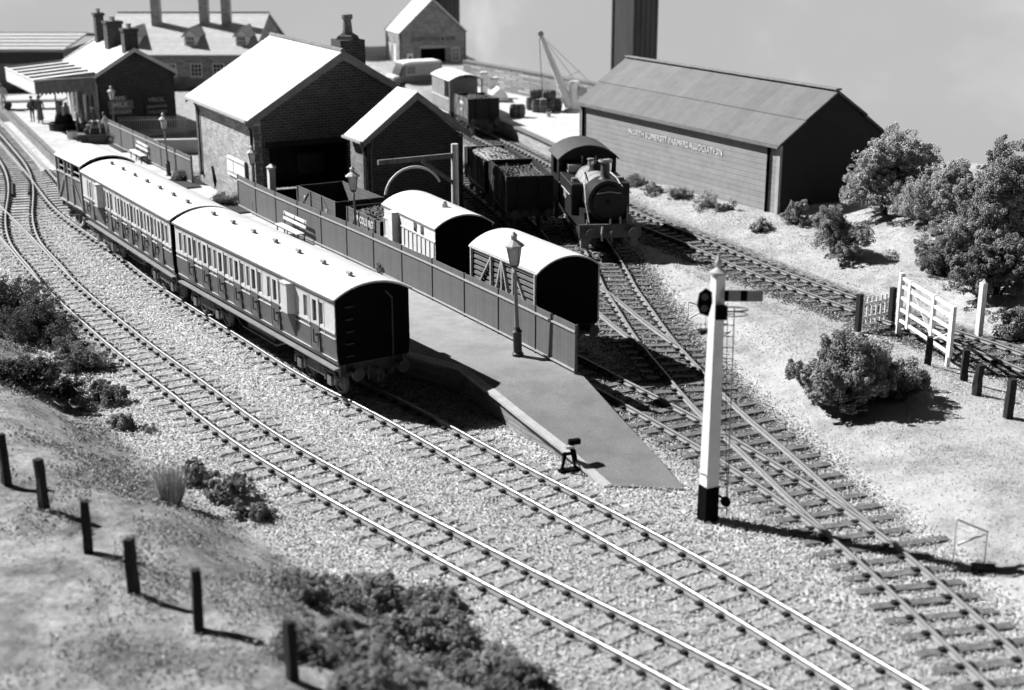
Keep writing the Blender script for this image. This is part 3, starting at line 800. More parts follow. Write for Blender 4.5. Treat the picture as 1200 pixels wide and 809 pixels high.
# cattle wagon
p, a = on_track(TW, 44.9)
L, W = 4.45, 2.35; h = W / 2
t = thing('cattle_wagon', 'cattle wagon with white roof and slatted sides braced by diagonals', 'cattle wagon', (p[0], p[1], 0), R(a))
mb = MB()
for y in (h - .03, -h + .03):
    for k in range(10):
        z = 1.42 + k * .19
        mb.box(0, L, y - .03, y + .03, z, z + (.17 if k < 4 else .11))
mb.build('side_slats', 'mid', t)
mb = MB()
for s in (1, -1):
    y = s * (h + .03)
    for x in (.04, L * .33, L * .5, L * .67, L - .04): mb.bar((x, y, 1.35), (x, y, 3.3), .09, .07)
    for xa, xb in ((.1, L * .33), (L - .1, L * .67)): mb.bar((xb, y + s * .01, 3.2), (xa, y + s * .01, 1.45), .08, .06)
    mb.bar((L * .35, y + s * .01, 1.45), (L * .49, y + s * .01, 3.2), .07, .06); mb.bar((L * .65, y + s * .01, 1.45), (L * .51, y + s * .01, 3.2), .07, .06)
    for z in (1.4, 3.27): mb.box(0, L, y - .04, y + .04, z, z + .07)
mb.build('frame', 'lgrey', t)
mb = MB()
for x0, x1 in ((-.02, .05), (L - .05, L + .02)): mb.prism_x([(-h, 1.35), (h, 1.35), (h, 3.3)] + arc(W, 3.3, 3.7, 10)[::-1] + [(-h, 3.3)], x0, x1)
mb.build('end_panel', 'black', t)
mb = MB(); mb.box(0, L, -h, h, 1.3, 1.38); mb.build('floor', 'dwood', t)
roofed(t, L, W, 3.3, 3.78, .1)
wagon_gear(t, L)

def open_wagon(p, a, L, W, zt, label, side='plank', end='dplank', load=None, group=None, lettering=None):
    h = W / 2
    t = thing('open_wagon', label, 'open wagon', (p[0], p[1], 0), R(a), group)
    mb = MB(); mb.wall_x(0, L, h - .07, h, 1.3, zt); mb.wall_x(0, L, -h, -h + .07, 1.3, zt); mb.build('side', side, t)
    mb = MB(); mb.box(-.01, .08, -h - .01, h + .01, 1.29, zt + .01); mb.box(L - .08, L + .01, -h - .01, h + .01, 1.29, zt + .01); mb.box(.0, L, -h, h, 1.24, 1.3)
    for y in (-h * .45, h * .45): mb.box(-.09, -.01, y - .07, y + .07, 1.1, zt + .02)
    mb.build('end', end, t)
    mb = MB()
    for y in (h + .02, -h - .02):
        for x in (.05, L * .36, L * .64, L - .05): mb.box(x - .035, x + .035, y - .02, y + .02, 1.28, zt + .015)
        s = 1 if y > 0 else -1
        mb.bar((.12, y, 1.35), (L * .3, y, zt - .1), .03, .05); mb.bar((L - .12, y, 1.35), (L * .7, y, zt - .1), .03, .05)
    mb.build('ironwork', 'mid', t)
    if load:
        nx_, ny_ = 26, 12
        vs = []; 
        for i in range(nx_):
            for j in range(ny_):
                u, v = i / (nx_ - 1), j / (ny_ - 1); x = .09 + u * (L - .18); y = (-h + .08) + v * (W - .16)
                z = zt - .22 + load[1] * (math.sin(u * math.pi) ** .6) * (math.sin(v * math.pi) ** .7) + .09 * noise.noise((x * 2.4, y * 2.4, L)) + .07 * noise.noise((x * 7, y * 7, L))
                vs.append((x, y, z))
        mb = MB(); mb.add(vs, [(i * ny_ + j, (i + 1) * ny_ + j, (i + 1) * ny_ + j + 1, i * ny_ + j + 1) for i in range(nx_ - 1) for j in range(ny_ - 1)])
        for _ in range(420):
            u, v = random.random(), random.random(); i, j = int(u * (nx_ - 1)), int(v * (ny_ - 1)); q = vs[i * ny_ + j]; r_ = random.uniform(.04, .11)
            Rm = Euler((random.random() * 6, random.random() * 6, random.random() * 6)).to_matrix()
            mb.add([Vector(q) + Rm @ (Vector(o) * r_ * random.uniform(.6, 1.2)) for o in OCTV], [tuple(f) for f in OCTF])
        o = mb.build('load', load[0], t); o['label'] = 'heaped lumps of coal' if load[0] == 'coal' else 'heap of broken pale stone'
    if lettering:
        for s_, x_, z_, sz, sx in lettering: text(s_, sz, 'letter', t, (x_, h + .012, z_), (math.pi / 2, 0, math.pi), sx=sx)
    wagon_gear(t, L, W=W)
    return t
p, a = on_track(TW, 56.25)
open_wagon(p, a, 3.55, 2.3, 2.5, 'coal wagon lettered COLLIERIES in white, filled with glinting coal', load=('coal', .3), group='open wagons in the siding',
           lettering=[('D-M COLLIERIES', 1.75, 2.18, .40, .72), ('No 124', .75, 1.62, .26, .9), ('LOAD', 2.9, 1.62, .24, .9)])
p, a = on_track(TW, 60.4)
t = open_wagon(p, a, 4.4, 2.25, 2.45, 'empty grey open wagon standing before the goods shed doorway', group='open wagons in the siding', lettering=[('P', 3.5, 2.0, .38, .8), ('12', 1.1, 1.85, .3, .8)])
p, a = on_track(TB, 63.9)
open_wagon(p, a, 4.6, 2.15, 2.85, 'black open wagon in deep shade, left of the tank engine', side='dplank', load=('coal', -.25), group='dark wagons beside the goods shed')
p, a = on_track(TB, 69.3)
open_wagon(p, a, 4.6, 2.15, 2.6, 'dark wagon heaped with pale broken stone behind the goods shed annex', side='dplank', load=('rubble', .35), group='dark wagons beside the goods shed')
p, a = on_track(T4, 92.9)
open_wagon(p, a, 3.1, 2.1, 2.6, 'loaded open wagon beside the brick wharf, black end towards the camera', load=('coal', .22), lettering=[('NWR', 1.4, 2.2, .35, 1), ('410', 1.6, 1.75, .25, 1)])
# goods brake van by the wharf
p, a = on_track(T4, 96.4)
L, W = 4.4, 2.35; h = W / 2
t = thing('brake_van', 'goods brake van with pale arched roof and open veranda near the wharf', 'brake van', (p[0], p[1], 0), R(a))
mb = MB(); mb.wall_x(1.2, L, h - .06, h, 1.3, 3.35, [(1.6, 1.85, 2.35, 3.0), (2.4, 2.6, 2.35, 3.0)]); mb.wall_x(1.2, L, -h, -h + .06, 1.3, 3.35); mb.box(1.2, 1.28, -h, h, 1.3, 3.4); mb.box(L - .06, L, -h, h, 1.3, 3.35)
mb.build('body', 'grey', t)
mb = MB()
for y in (-h + .05, h - .05): mb.bar((.05, y, 1.3), (.05, y, 3.38), .09)
mb.box(0, .07, -h, h, 1.3, 2.2)
for y in (h - .03, -h + .03): mb.box(0, 1.2, y - .03, y + .03, 1.3, 2.2)
mb.build('veranda', 'grey', t)
mb = MB(); mb.box(0, L, h + .03, h + .06, 2.1, 2.15); mb.box(0, L, h + .05, h + .1, 1.2, 1.25); mb.build('handrail', 'white', t)
for x0 in (1.6, 2.4): mb = MB(); mb.box(x0, x0 + .25, h - .05, h - .02, 2.35, 3.0); mb.build('window', 'pglass', t)
roofed(t, L, W, 3.36, 3.75, .15); wagon_gear(t, L)
# horsebox at the tail of the train
L, W = 3.9, 2.4; h = W / 2
t = thing('horsebox', 'slatted cattle van with white roof at the far end of the train', 'railway van', (-18.4, 63.9, 0), R(123))
mb = MB(); mb.wall_x(0, L, h - .06, h, 1.35, 3.4, [(.3, 1.3, 2.75, 3.25), (1.5, 2.1, 2.75, 3.25), (2.25, 3.5, 2.75, 3.25)]); mb.wall_x(0, L, -h, -h + .06, 1.35, 3.4); mb.build('side', 'plank', t)
mb = MB()
for s in (1, -1):
    y = s * (h + .03)
    for x in (.05, L * .36, L * .64, L - .05): mb.bar((x, y, 1.3), (x, y, 3.4), .09, .06)
    mb.bar((.1, y, 1.4), (L * .34, y, 2.6), .08, .05); mb.bar((L - .1, y, 1.4), (L * .66, y, 2.6), .08, .05)
    for z in (1.34, 2.66): mb.box(0, L, y - .03, y + .03, z, z + .07)
    mb.box(0, L, s * (h - .03) - .02, s * (h - .03) + .02, 2.95, 3.0)
mb.build('frame', 'lgrey', t)
mb = MB()
for x0, x1 in ((-.02, .05), (L - .05, L + .02)): mb.prism_x([(-h, 1.35), (h, 1.35), (h, 3.4)] + arc(W, 3.4, 3.75, 10)[::-1] + [(-h, 3.4)], x0, x1)
mb.build('end_panel', 'black', t)
roofed(t, L, W, 3.4, 3.8); wagon_gear(t, L)

# ------------------------------------------------------------------ tank engine (faces the camera)
t = thing('tank_engine', 'black side tank steam engine facing the camera with arched cab roof', 'steam locomotive', (4.22, 59.5, 0), R(97.5)); t.scale = (1.06, 1.06, 1.10)
MAT['cabroof'] = M('sooty_cab_roof', .07, .6, .4, 3, .004)
MAT['beam'] = M('dull_buffer_beam', .10, .6, .3, 4, .003)
MAT['engine'] = M('engine_black', .022, .5, .3, 3, .002, spec=.2)
MAT['funnel'] = M('sooty_chimney', .10, .5, .4, 4, .003)
MAT['enginetop'] = M('sunlit_boiler_top', .34, .5, .35, 2.2, .003)  # boiler paler than the engine black, sunlight put into its colour
mb = MB(); mb.box(.12, 7.4, -1.25, 1.25, 1.28, 1.36); mb.build('running_plate', 'engine', t)
mb = MB(); mb.box(0, .12, -1.28, 1.28, .88, 1.42); mb.build('buffer_beam', 'beam', t)
mb = MB(); mb.box(.2, 7.3, -.58, -.5, .5, 1.28); mb.box(.2, 7.3, .5, .58, .5, 1.28); mb.box(7.3, 7.42, -1.25, 1.25, .9, 1.36); mb.build('frames', 'engine', t)
for x in (1.9, 3.7, 5.4):
    wheelset(t, x, .60, 'driving_wheel')
    for s in (-1, 1):
        mb = MB(); n_ = 12
        pl = [(x + .72 * math.cos(q), 1.0 + .72 * math.sin(q)) for q in np.linspace(.45, math.pi - .45, n_)]
        mb.prism_y(pl, min(s * .55, s * .92), max(s * .55, s * .92)); mb.build('splasher', 'engine', t) if x < 2.5 else None
mb = MB()
for s in (-1, 1): mb.bar((1.9, s * .8, .62), (5.4, s * .8, .62), .06, .12)
mb.build('coupling_rod', 'lgrey', t)
mb = MB(); mb.cyl((1.75, 0, 2.25), (5.2, 0, 2.25), .74, n=32)
for x in (2.6, 3.5, 4.4): mb.cyl((x, 0, 2.25), (x + .05, 0, 2.25), .755, n=32)
mb.build('boiler', 'enginetop', t, smooth=True)
sb = MB(); sb.cyl((.55, 0, 2.2), (1.78, 0, 2.2), .83, n=32); sb.box(.8, 1.75, -.6, .6, 1.36, 2.2)
smk = sb.build('smokebox', 'engine', t, smooth=True)
mb = MB(); mb.cyl((.55, 0, 2.2), (.47, 0, 2.2), .70, .64, 28); mb.cyl((.47, 0, 2.2), (.4, 0, 2.2), .12, .05); mb.bar((.44, -.02, 2.2), (.44, .3, 2.3), .03); mb.build('smokebox_door', 'engine', smk, smooth=True)
mb = MB(); mb.lathe((1.3, 0, 2.9), [(.38, 0), (.24, .12), (.19, .3), (.18, .72), (.27, .76), (.28, .84), (.2, .87), (.15, .8), (.14, .5)], 20); mb.build('chimney', 'funnel', t, smooth=True)
mb = MB(); mb.lathe((1.3, 0, 3.64), [(.27, 0), (.295, .04), (.285, .1), (.25, .1)], 20); mb.build('chimney_cap', 'lgrey', t, smooth=True)
for s in (-1, 1):
    mb = MB(); mb.cyl((.35, s * .93, 1.0), (1.25, s * .93, 1.0), .27, n=18); mb.box(.4, 1.2, s * .93 - .2, s * .93 + .2, 1.0, 1.3); mb.build('cylinder', 'engine', t)
    mb = MB(); mb.box(.14, .2, s * 1.02 - .16, s * 1.02 + .16, .45, 1.28); mb.box(.0, .32, s * 1.02 - .17, s * 1.02 + .17, .42, .46); mb.box(.05, .30, s * 1.02 - .17, s * 1.02 + .17, .82, .86); mb.build('front_step', 'mid', t)
    mb = MB(); mb.box(6.2, 6.6, s * 1.16 - .05, s * 1.16 + .05, .4, 1.28); mb.build('cab_step', 'iron', t)
mb = MB(); mb.tube([(.44, -.5, 2.55), (.42, 0, 2.62), (.44, .5, 2.55)], .022); mb.tube([(.5, .78, 1.4), (.9, .86, 2.1), (1.5, .8, 2.55), (2.2, .74, 2.78)], .03); mb.tube([(.5, -.78, 1.4), (.9, -.86, 2.1), (1.5, -.8, 2.55), (2.2, -.74, 2.78)], .03); mb.build('pipework', 'lgrey', t)
mb = MB(); mb.lathe((5.0, .3, 3.0), [(.05, 0), (.035, .2), (.06, .22), (.03, .3)], 10); mb.lathe((5.0, -.3, 3.0), [(.05, 0), (.035, .2), (.06, .22), (.03, .3)], 10); mb.build('whistle', 'lgrey', t)
mb = MB(); mb.prism_y([(.6, 1.36), (1.1, 1.36), (1.1, 1.75), (.8, 1.75)], .55, .95); mb.build('sand_box', 'engine', t)
mb = MB(); mb.lathe((3.4, 0, 2.88), [(.36, 0), (.27, .1), (.25, .3), (.2, .42), (.1, .48), (.02, .49)], 20); mb.build('steam_dome', 'engine', t, smooth=True)
mb = MB(); mb.lathe((4.5, 0, 2.85), [(.2, 0), (.14, .1), (.12, .35), (.17, .38), (.15, .42)], 14); mb.build('safety_valve', 'mid', t, smooth=True)
for s in (-1, 1):
    mb = MB(); y0, y1 = sorted((s * .72, s * 1.24)); mb.box(2.2, 5.25, y0, y1, 1.36, 2.62); sd = mb.build('side_tank', 'engine', t, bevel=.04)
    mb = MB(); mb.cyl((2.9, s * .98, 2.62), (2.9, s * .98, 2.76), .16); mb.build('filler_cap', 'mid', sd)
    mb = MB(); mb.tube([(2.25, s * 1.3, 2.2), (5.1, s * 1.3, 2.2)], .025); mb.tube([(1.75, s * .74, 2.66), (2.2, s * .66, 2.86), (3.6, s * .52, 2.96)], .035); mb.build('handrail', 'lgrey', t)
text('7436', .34, 'lgrey', t, (3.6, 1.262, 1.95), (math.pi / 2, 0, math.pi))
cb = MB()
for s in (-1, 1):
    y0, y1 = sorted((s * 1.2, s * 1.27))
    cb.wall_x(5.25, 7.4, y0, y1, 1.36, 3.18, [(5.75, 6.75, 2.35, 3.1)])
cb.prism_x([(-1.2, 1.36), (1.2, 1.36), (1.2, 2.45), (-1.2, 2.45)], 5.25, 5.32)
for ya, yb in ((-1.2, -1.08), (-.36, .36), (1.08, 1.2)): cb.box(5.25, 5.32, ya, yb, 2.45, 3.18)
cb.prism_x([(1.2, 3.1)] + arc(2.44, 3.18, 3.66, 12)[::-1] + [(-1.2, 3.1)], 5.252, 5.318)
cb.box(7.33, 7.4, -1.2, 1.2, 1.36, 2.95); cb.prism_x([(1.2, 2.95)] + arc(2.44, 3.18, 3.66, 12)[::-1] + [(-1.2, 2.95)], 7.33, 7.4)
cab = cb.build('cab', 'engine', t)
mb = MB(); o_ = arc(2.72, 3.16, 3.74, 16); mb.prism_x(o_ + [(y * .98, z - .05) for y, z in o_][::-1], 5.0, 7.65); mb.build('cab_roof', 'cabroof', t, smooth=True)
mb = MB(); mb.box(4.7, 5.2, .35, .95, 2.66, 2.98); mb.build('tool_box', 'lgrey', t, bevel=.02)
mb = MB()
for y in (-.95, 0, .95): mb.box(.02, .06, y - .03, y + .03, 1.42, 1.62)
mb.build('lamp_iron', 'lgrey', t)
mb = MB(); mb.tube([(0, .32, 1.3), (-.16, .36, 1.35), (-.2, .4, 1.05), (-.1, .36, .8)], .045); mb.tube([(0, -.4, 1.42), (.05, -.4, 1.66), (-.05, -.4, 1.7)], .04); mb.build('brake_hose', 'lgrey', t)
buffers(t, 0, 1, 1.15, 1.75, 'beam'); buffers(t, 7.42, -1, 1.15, 1.75)
# ------------------------------------------------------------------ station platform
def W2(v): return (v[0], v[1])
E_far = offs(T2, -1.62)
_T = tang(T2); E_far = E_far + np.stack([-_T[:, 1], _T[:, 0]], 1) * (.42 * sst(68, 82, T2[:, 1]))[:, None]
E_far = E_far[(E_far[:, 1] > 44.5)]
ledge = [(G(712, 569, .03), .03), (G(660, 524, .40), .40), (G(612, 487, .70), .70), (G(575, 457, .86), .86), (G(540, 430, .9), .9)] 
Lf = [(v[0], v[1], z) for v, z in ledge] + [(p[0], p[1], .9) for p in E_far[::3]]
fence_pts = [(1.95, 41.2), (0.15, 44.45), (-3.0, 49.9), (-6.0, 54.9), (-9.1, 59.85), (-11.4, 63.6), (-13.0, 66.45)]
rend = [(G(803, 573, .03).x, G(803, 573, .03).y, .03), (G(770, 535, .30).x, G(770, 535, .30).y, .30), (G(728, 490, .6).x, G(728, 490, .6).y, .6), (2.1, 41.3, .9)] + [(x + .12, y + .05, .9) for x, y in fence_pts[1:]] + [(-13.6, 68.0, .9), (-17.3, 75.2, .9), (-19.5, 80.5, .9), (-24.5, 86.0, .9), (-19.2, 91.4, .9), (-25.0, 101, .9), (-32, 113, .9)]
def lerp_poly(P, n):
    P = np.array(P); d = np.r_[0, np.cumsum(np.linalg.norm(np.diff(P[:, :2], axis=0), axis=1))]; s = np.linspace(0, d[-1], n)
    return np.stack([np.interp(s, d, P[:, i]) for i in range(3)], 1)
plat = thing('station_platform', 'long raised station platform with brick face, sloping down to a ramp', 'platform', (0, 0, 0))
mb = MB(); vs = [tuple(p) for p in Lf] + [tuple(p) for p in rend]
poly = Lf + rend[::-1]
bm = bmesh.new(); bv = [bm.verts.new(p) for p in poly]; bm.faces.new(bv); bmesh.ops.triangulate(bm, faces=bm.faces[:])
bmesh.ops.recalc_face_normals(bm, faces=bm.faces[:])
me = bpy.data.meshes.new('surface'); bm.to_mesh(me); bm.free()
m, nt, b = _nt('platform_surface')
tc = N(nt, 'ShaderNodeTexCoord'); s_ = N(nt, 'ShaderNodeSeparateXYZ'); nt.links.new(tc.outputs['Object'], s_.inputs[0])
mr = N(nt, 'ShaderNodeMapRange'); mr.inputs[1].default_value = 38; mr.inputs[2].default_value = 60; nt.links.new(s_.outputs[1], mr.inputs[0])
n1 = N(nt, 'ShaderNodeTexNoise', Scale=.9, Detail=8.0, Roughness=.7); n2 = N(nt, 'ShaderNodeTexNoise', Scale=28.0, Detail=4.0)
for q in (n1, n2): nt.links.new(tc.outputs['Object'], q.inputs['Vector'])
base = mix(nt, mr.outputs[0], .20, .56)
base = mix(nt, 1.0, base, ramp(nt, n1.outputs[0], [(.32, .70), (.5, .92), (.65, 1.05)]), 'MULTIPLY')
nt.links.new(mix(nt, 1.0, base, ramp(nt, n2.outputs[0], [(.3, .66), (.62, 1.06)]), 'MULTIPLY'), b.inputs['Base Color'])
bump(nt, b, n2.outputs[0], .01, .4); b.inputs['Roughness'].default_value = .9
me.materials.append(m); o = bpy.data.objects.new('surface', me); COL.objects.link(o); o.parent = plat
for p in me.polygons:
    if p.normal.z < 0: me.flip_normals(); break
fw = MB()
for A in (Lf, rend):
    for p, q in zip(A[:-1], A[1:]):
        pv, qv = Vector(p), Vector(q); dd = (qv - pv); dd.z = 0; dd.normalize(); nn_ = Vector((-dd.y, dd.x, 0)) * (-.08 if A is Lf else .08)
        fw.add([(p[0] + nn_.x, p[1] + nn_.y, -.1), (q[0] + nn_.x, q[1] + nn_.y, -.1), (q[0] + nn_.x, q[1] + nn_.y, q[2] - .05), (p[0] + nn_.x, p[1] + nn_.y, p[2] - .05)], [(0, 1, 2, 3)])
fw.build('brick_face', 'brickm', plat)
eg = MB()
for i_, (p, q) in enumerate(zip(Lf[:-1], Lf[1:])):
    eg.cur = 0 if q[1] < 52 else 1
    pv, qv = Vector(p) + Vector((0, 0, -.03)), Vector(q) + Vector((0, 0, -.03)); eg.bar(pv, qv, .26, .085)
eg.build('edging', ['edging', 'mid'], plat)

# ------------------------------------------------------------------ fences
def board_fence(pts, z0, h, label, step=2.4, name='boarded_fence', rail='lgrey'):
    P = resample(np.array([np.array(p, float) for p in pts]), .05); t = thing(name, label, 'fence', (float(P[0, 0]), float(P[0, 1]), z0))
    d = np.r_[0, np.cumsum(np.linalg.norm(np.diff(P, axis=0), axis=1))]; n = max(1, round(d[-1] / step))
    Q = [P[int(np.argmin(abs(d - d[-1] * k / n)))] for k in range(n + 1)]; O = Vector((-P[0, 0], -P[0, 1], 0))
    for k in range(n):
        a, b_ = Vector((*Q[k], 0)) + O, Vector((*Q[k + 1], 0)) + O; ln = (b_ - a).length; rz = math.atan2(b_.y - a.y, b_.x - a.x)
        mb = MB(); mb.box(.0, ln, -.02, .02, .06, h); mb.build('panel', 'fence', t, loc=a, rot=(0, 0, rz))
        mb = MB()
        for s in (-1, 1):
            for z in (h - .24, .08): mb.box(0, ln, s * .045 - .02, s * .045 + .02, z, z + .055)
        mb.build('rail', rail, t, loc=a, rot=(0, 0, rz))
    for k in range(n + 1):
        a = Vector((*Q[k], 0)) + O; mb = MB(); mb.box(-.02, .02, -.05, .05, 0, h + .02); mb.build('post', 'fence', t, loc=a, rot=(0, 0, math.atan2(Q[min(k + 1, n)][1] - Q[max(k - 1, 0)][1], Q[min(k + 1, n)][0] - Q[max(k - 1, 0)][0])))
    return t
board_fence(fence_pts, .9, 1.55, 'long grey boarded fence along the back of the platform, up to the near lamp')
a_, b_ = G(129, 168, .9), G(226, 216, .9)
board_fence([W2(b_), W2(a_)], .9, 1.45, 'grey boarded fence with pale top rail between the station and goods shed')
# spiked railings beyond
a_, b_ = G(140, 161, .9), G(221, 160, .9)
t = thing('spiked_railing', 'pale upright paling fence in front of the dark station gable', 'fence', (a_.x, a_.y, .9))
Lr = (b_ - a_).length; rz = math.atan2(b_.y - a_.y, b_.x - a_.x); t.rotation_euler = (0, 0, rz)
mb = MB()
for k in range(int(Lr / .14)): mb.box(k * .14, k * .14 + .05, -.015, .015, .05, 1.25)
mb.build('palings', 'lgrey', t)
mb = MB(); mb.box(0, Lr, .015, .05, .25, .32); mb.box(0, Lr, .015, .05, 1.0, 1.07); mb.build('rail', 'lgrey', t)
mb = MB(); mb.box(-.2, Lr + 1.0, -1.1, -.2, -.9, -.02); o = mb.build('low_wall', 'concrete', loc=(a_.x, a_.y, .9), rot=(0, 0, rz)); tag(o, 'low white topped wall at the foot of the paling fence', 'wall')

# ------------------------------------------------------------------ buildings. Local frame: near left corner at the origin, x away, y to the left
def gable_roof(t, L, W, e, r, th=.12, mat='slate', ov=0.0, name='roof', y0=0.0):
    mb = MB()
    mb.prism_x([(y0, e), (y0 - W / 2, r), (y0 - W / 2, r - th * 1.4), (y0, e - th)], -ov, L + ov)
    mb.prism_x([(y0 - W / 2, r + .002), (y0 - W, e), (y0 - W, e - th), (y0 - W / 2, r - th * 1.4)], -ov, L + ov)
    o = mb.build(name, mat, t); return o
def gutter(t, L, y, z, mat='mid', w=.09):
    mb = MB(); mb.box(0, L, y - w, y + w, z - .12, z - .02); return mb.build('gutter', mat, t)
def downpipe(t, x, y, z0, z1, mat='iron', r=.055, kick=.3):
    mb = MB(); mb.tube([(x, y + kick, z1), (x, y + kick * .8, z1 - .15), (x, y + .07, z1 - .5), (x, y + .07, z0)], r, 8); mb.box(x - .1, x + .1, y, y + .14, z0, z0 + .18)
    return mb.build('downpipe', mat, t)
def window(t, x, y, z, w, h, axis='x', out=1, frame='white', glass='dglass', cols=3, rows=3):
    """a window set on a wall; axis x: wall runs along x and faces +y*out"""
    f = MB(); g = MB()
    def bx(mb, u0, u1, d0, d1, z0, z1):
        d0, d1 = sorted((d0 * out, d1 * out))
        if axis == 'x': mb.box(x + u0, x + u1, y + d0, y + d1, z + z0, z + z1)
        else: mb.box(x + d0, x + d1, y + u0, y + u1, z + z0, z + z1)
    bx(f, -.06, w + .06, 0.004, .07, -.07, 0); bx(f, -.06, w + .06, .004, .07, h, h + .06); bx(f, -.06, 0, .004, .07, 0, h); bx(f, w, w + .06, .004, .07, 0, h)
    for k in range(1, cols): bx(f, w * k / cols - .015, w * k / cols + .015, .02, .055, 0, h)
    for k in range(1, rows): bx(f, 0, w, .02, .053, h * k / rows - .015, h * k / rows + .015)
    bx(g, 0, w, .005, .02, 0, h)
    wo_ = f.build('window', frame, t); g.build('pane', glass, wo_)
    return wo_
def chimney(t, x, y, z0, z1, w, d, mat='brickd', pots=2, potw='lgrey'):
    mb = MB(); mb.box(x - w / 2, x + w / 2, y - d / 2, y + d / 2, z0, z1 - .18); mb.box(x - w / 2 - .07, x + w / 2 + .07, y - d / 2 - .07, y + d / 2 + .07, z1 - .18, z1)
    c = mb.build('chimney', mat, t)
    for k in range(pots):
        px_ = x + (k - (pots - 1) / 2) * w / max(pots, 1) * .8
        mb = MB(); mb.lathe((px_, y, z1), [(.13, 0), (.10, .2), (.13, .24), (.12, .3)], 10); mb.build('chimney_pot', potw, c)
    return c

# goods shed
L, W, e, r = 10.36, 9.84, 4.97, 7.96
t = thing('goods_shed', 'large stone goods shed with bright white roof and dark open doorway', 'shed', (-12.42, 66.61, 0), R(118.4))
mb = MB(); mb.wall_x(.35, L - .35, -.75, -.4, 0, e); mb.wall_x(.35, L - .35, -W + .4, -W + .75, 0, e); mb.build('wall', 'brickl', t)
for x0, x1 in ((.35, .7), (L - .7, L - .35)):
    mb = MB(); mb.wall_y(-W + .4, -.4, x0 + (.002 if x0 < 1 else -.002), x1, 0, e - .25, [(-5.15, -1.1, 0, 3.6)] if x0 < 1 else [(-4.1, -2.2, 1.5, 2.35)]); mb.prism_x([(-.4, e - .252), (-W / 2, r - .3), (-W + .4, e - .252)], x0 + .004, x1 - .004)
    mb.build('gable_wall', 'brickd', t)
mb = MB()
for i in range(14): mb.box(.33, .72, -.41 + (.0 if i % 2 else -.18) - .2, -.38, i * .33, i * .33 + .31)
mb.build('quoins', 'stone', t)
gable_roof(t, L, W, e, r, .14, 'roof')
mb = MB()
for x0 in (-.04, L - .02):
    for s, y0 in ((1, 0), (-1, -W)):
        mb.prism_x([(y0, e - .02), (-W / 2, r - .02), (-W / 2, r - .42), (y0, e - .36)], x0, x0 + .06)
mb.build('bargeboard', 'grey', t)
mb = MB(); 
for k in range(26): mb.cyl((k * .4, -W / 2, r + .0), (k * .4 + .37, -W / 2, r + .0), .12, n=8)
mb.build('ridge_tiles', 'mid', t)
gutter(t, L, .06, e, 'lgrey'); downpipe(t, .62, -.4, .9, e - .1); downpipe(t, 9.3, -.4, .9, e - .1)
mb = MB(); mb.box(1.7, 4.6, -.4, -.3, 1.7, 2.65); sb = mb.build('sign_board', 'white', t)
mb = MB(); mb.box(1.85, 4.45, -.3, -.285, 2.48, 2.53); mb.box(1.85, 4.45, -.3, -.285, 1.86, 1.91); mb.box(3.55, 3.58, -.3, -.285, 1.91, 2.48); mb.box(1.62, 1.7, -.4, -.26, 1.62, 2.72); mb.build('frame', 'mid', sb)
mb = MB(); mb.box(2.0, 3.3, -6.9, -5.6, 5.8, 8.25); mb.lathe((2.65, -6.25, 8.25), [(.62, 0), (.55, .15), (.3, .3), (.26, .35)], 4); c_ = mb.build('chimney', 'brickdd', t)
mb = MB(); mb.lathe((2.65, -6.25, 8.5), [(.27, 0), (.22, .5), (.2, .7), (.28, .75), (.28, .95), (.2, .98)], 14); mb.build('chimney_pot', 'mid', c_)
mb = MB(); mb.box(.28, .36, -5.3, -.95, 3.55, 3.8); mb.build('door_lintel', 'dwood', t)
# annex
L, W, e, r = 2.25, 5.5, 4.45, 6.5
t = thing('gabled_outbuilding', 'smaller gabled brick outbuilding with white roof in front of the goods shed', 'outbuilding', (-6.74, 63.8, 0), R(118.4))
mb = MB(); mb.wall_x(.3, L, -.55, -.3, 0, e - .1); mb.wall_x(.3, L, -W + .3, -W + .55, 0, e - .1); mb.build('wall', 'brickm', t)
mb = MB(); mb.wall_y(-W + .3, -.3, .3, .55, 0, e - .2, []); mb.prism_x([(-.3, e - .202), (-W / 2, r - .3), (-W + .3, e - .202)], .304, .546); mb.build('gable_wall', 'brickdd', t)
gable_roof(t, L, W, e, r, .12, 'roof')
mb = MB()
for y0 in (0, -W): mb.prism_x([(y0, e - .02), (-W / 2, r - .02), (-W / 2, r - .36), (y0, e - .3)], -.04, .02)
mb.build('bargeboard', 'grey', t)
downpipe(t, .5, -.3, 0, e - .1, 'lgrey', .05); downpipe(t, .24, -.55, 0, e - .1, 'mid', .04, .0); gutter(t, L, .05, e, 'lgrey')
mb = MB(); mb.box(.0, .25, -W - .05, -W + .1, 2.9, 3.7); mb.tube([(.1, -W, 3.7), (.1, -W - .15, 3.3), (.1, -W + .1, 2.8)], .05); mb.build('eaves_bracket', 'iron', t)
# pale gate post in front of the shed
g_ = G(313, 226, 1.9)
mb = MB(); mb.box(-.15, .15, -.15, .15, 0, 3.0); mb.lathe((0, 0, 3.0), [(.26, 0), (.26, .06), (.05, .2)], 4)
o = mb.build('gate_pillar', 'white', loc=(-11.15, 65.0, .0), rot=(0, 0, R(30))); tag(o, 'white capped square pillar beside the goods shed doorway', 'pillar')

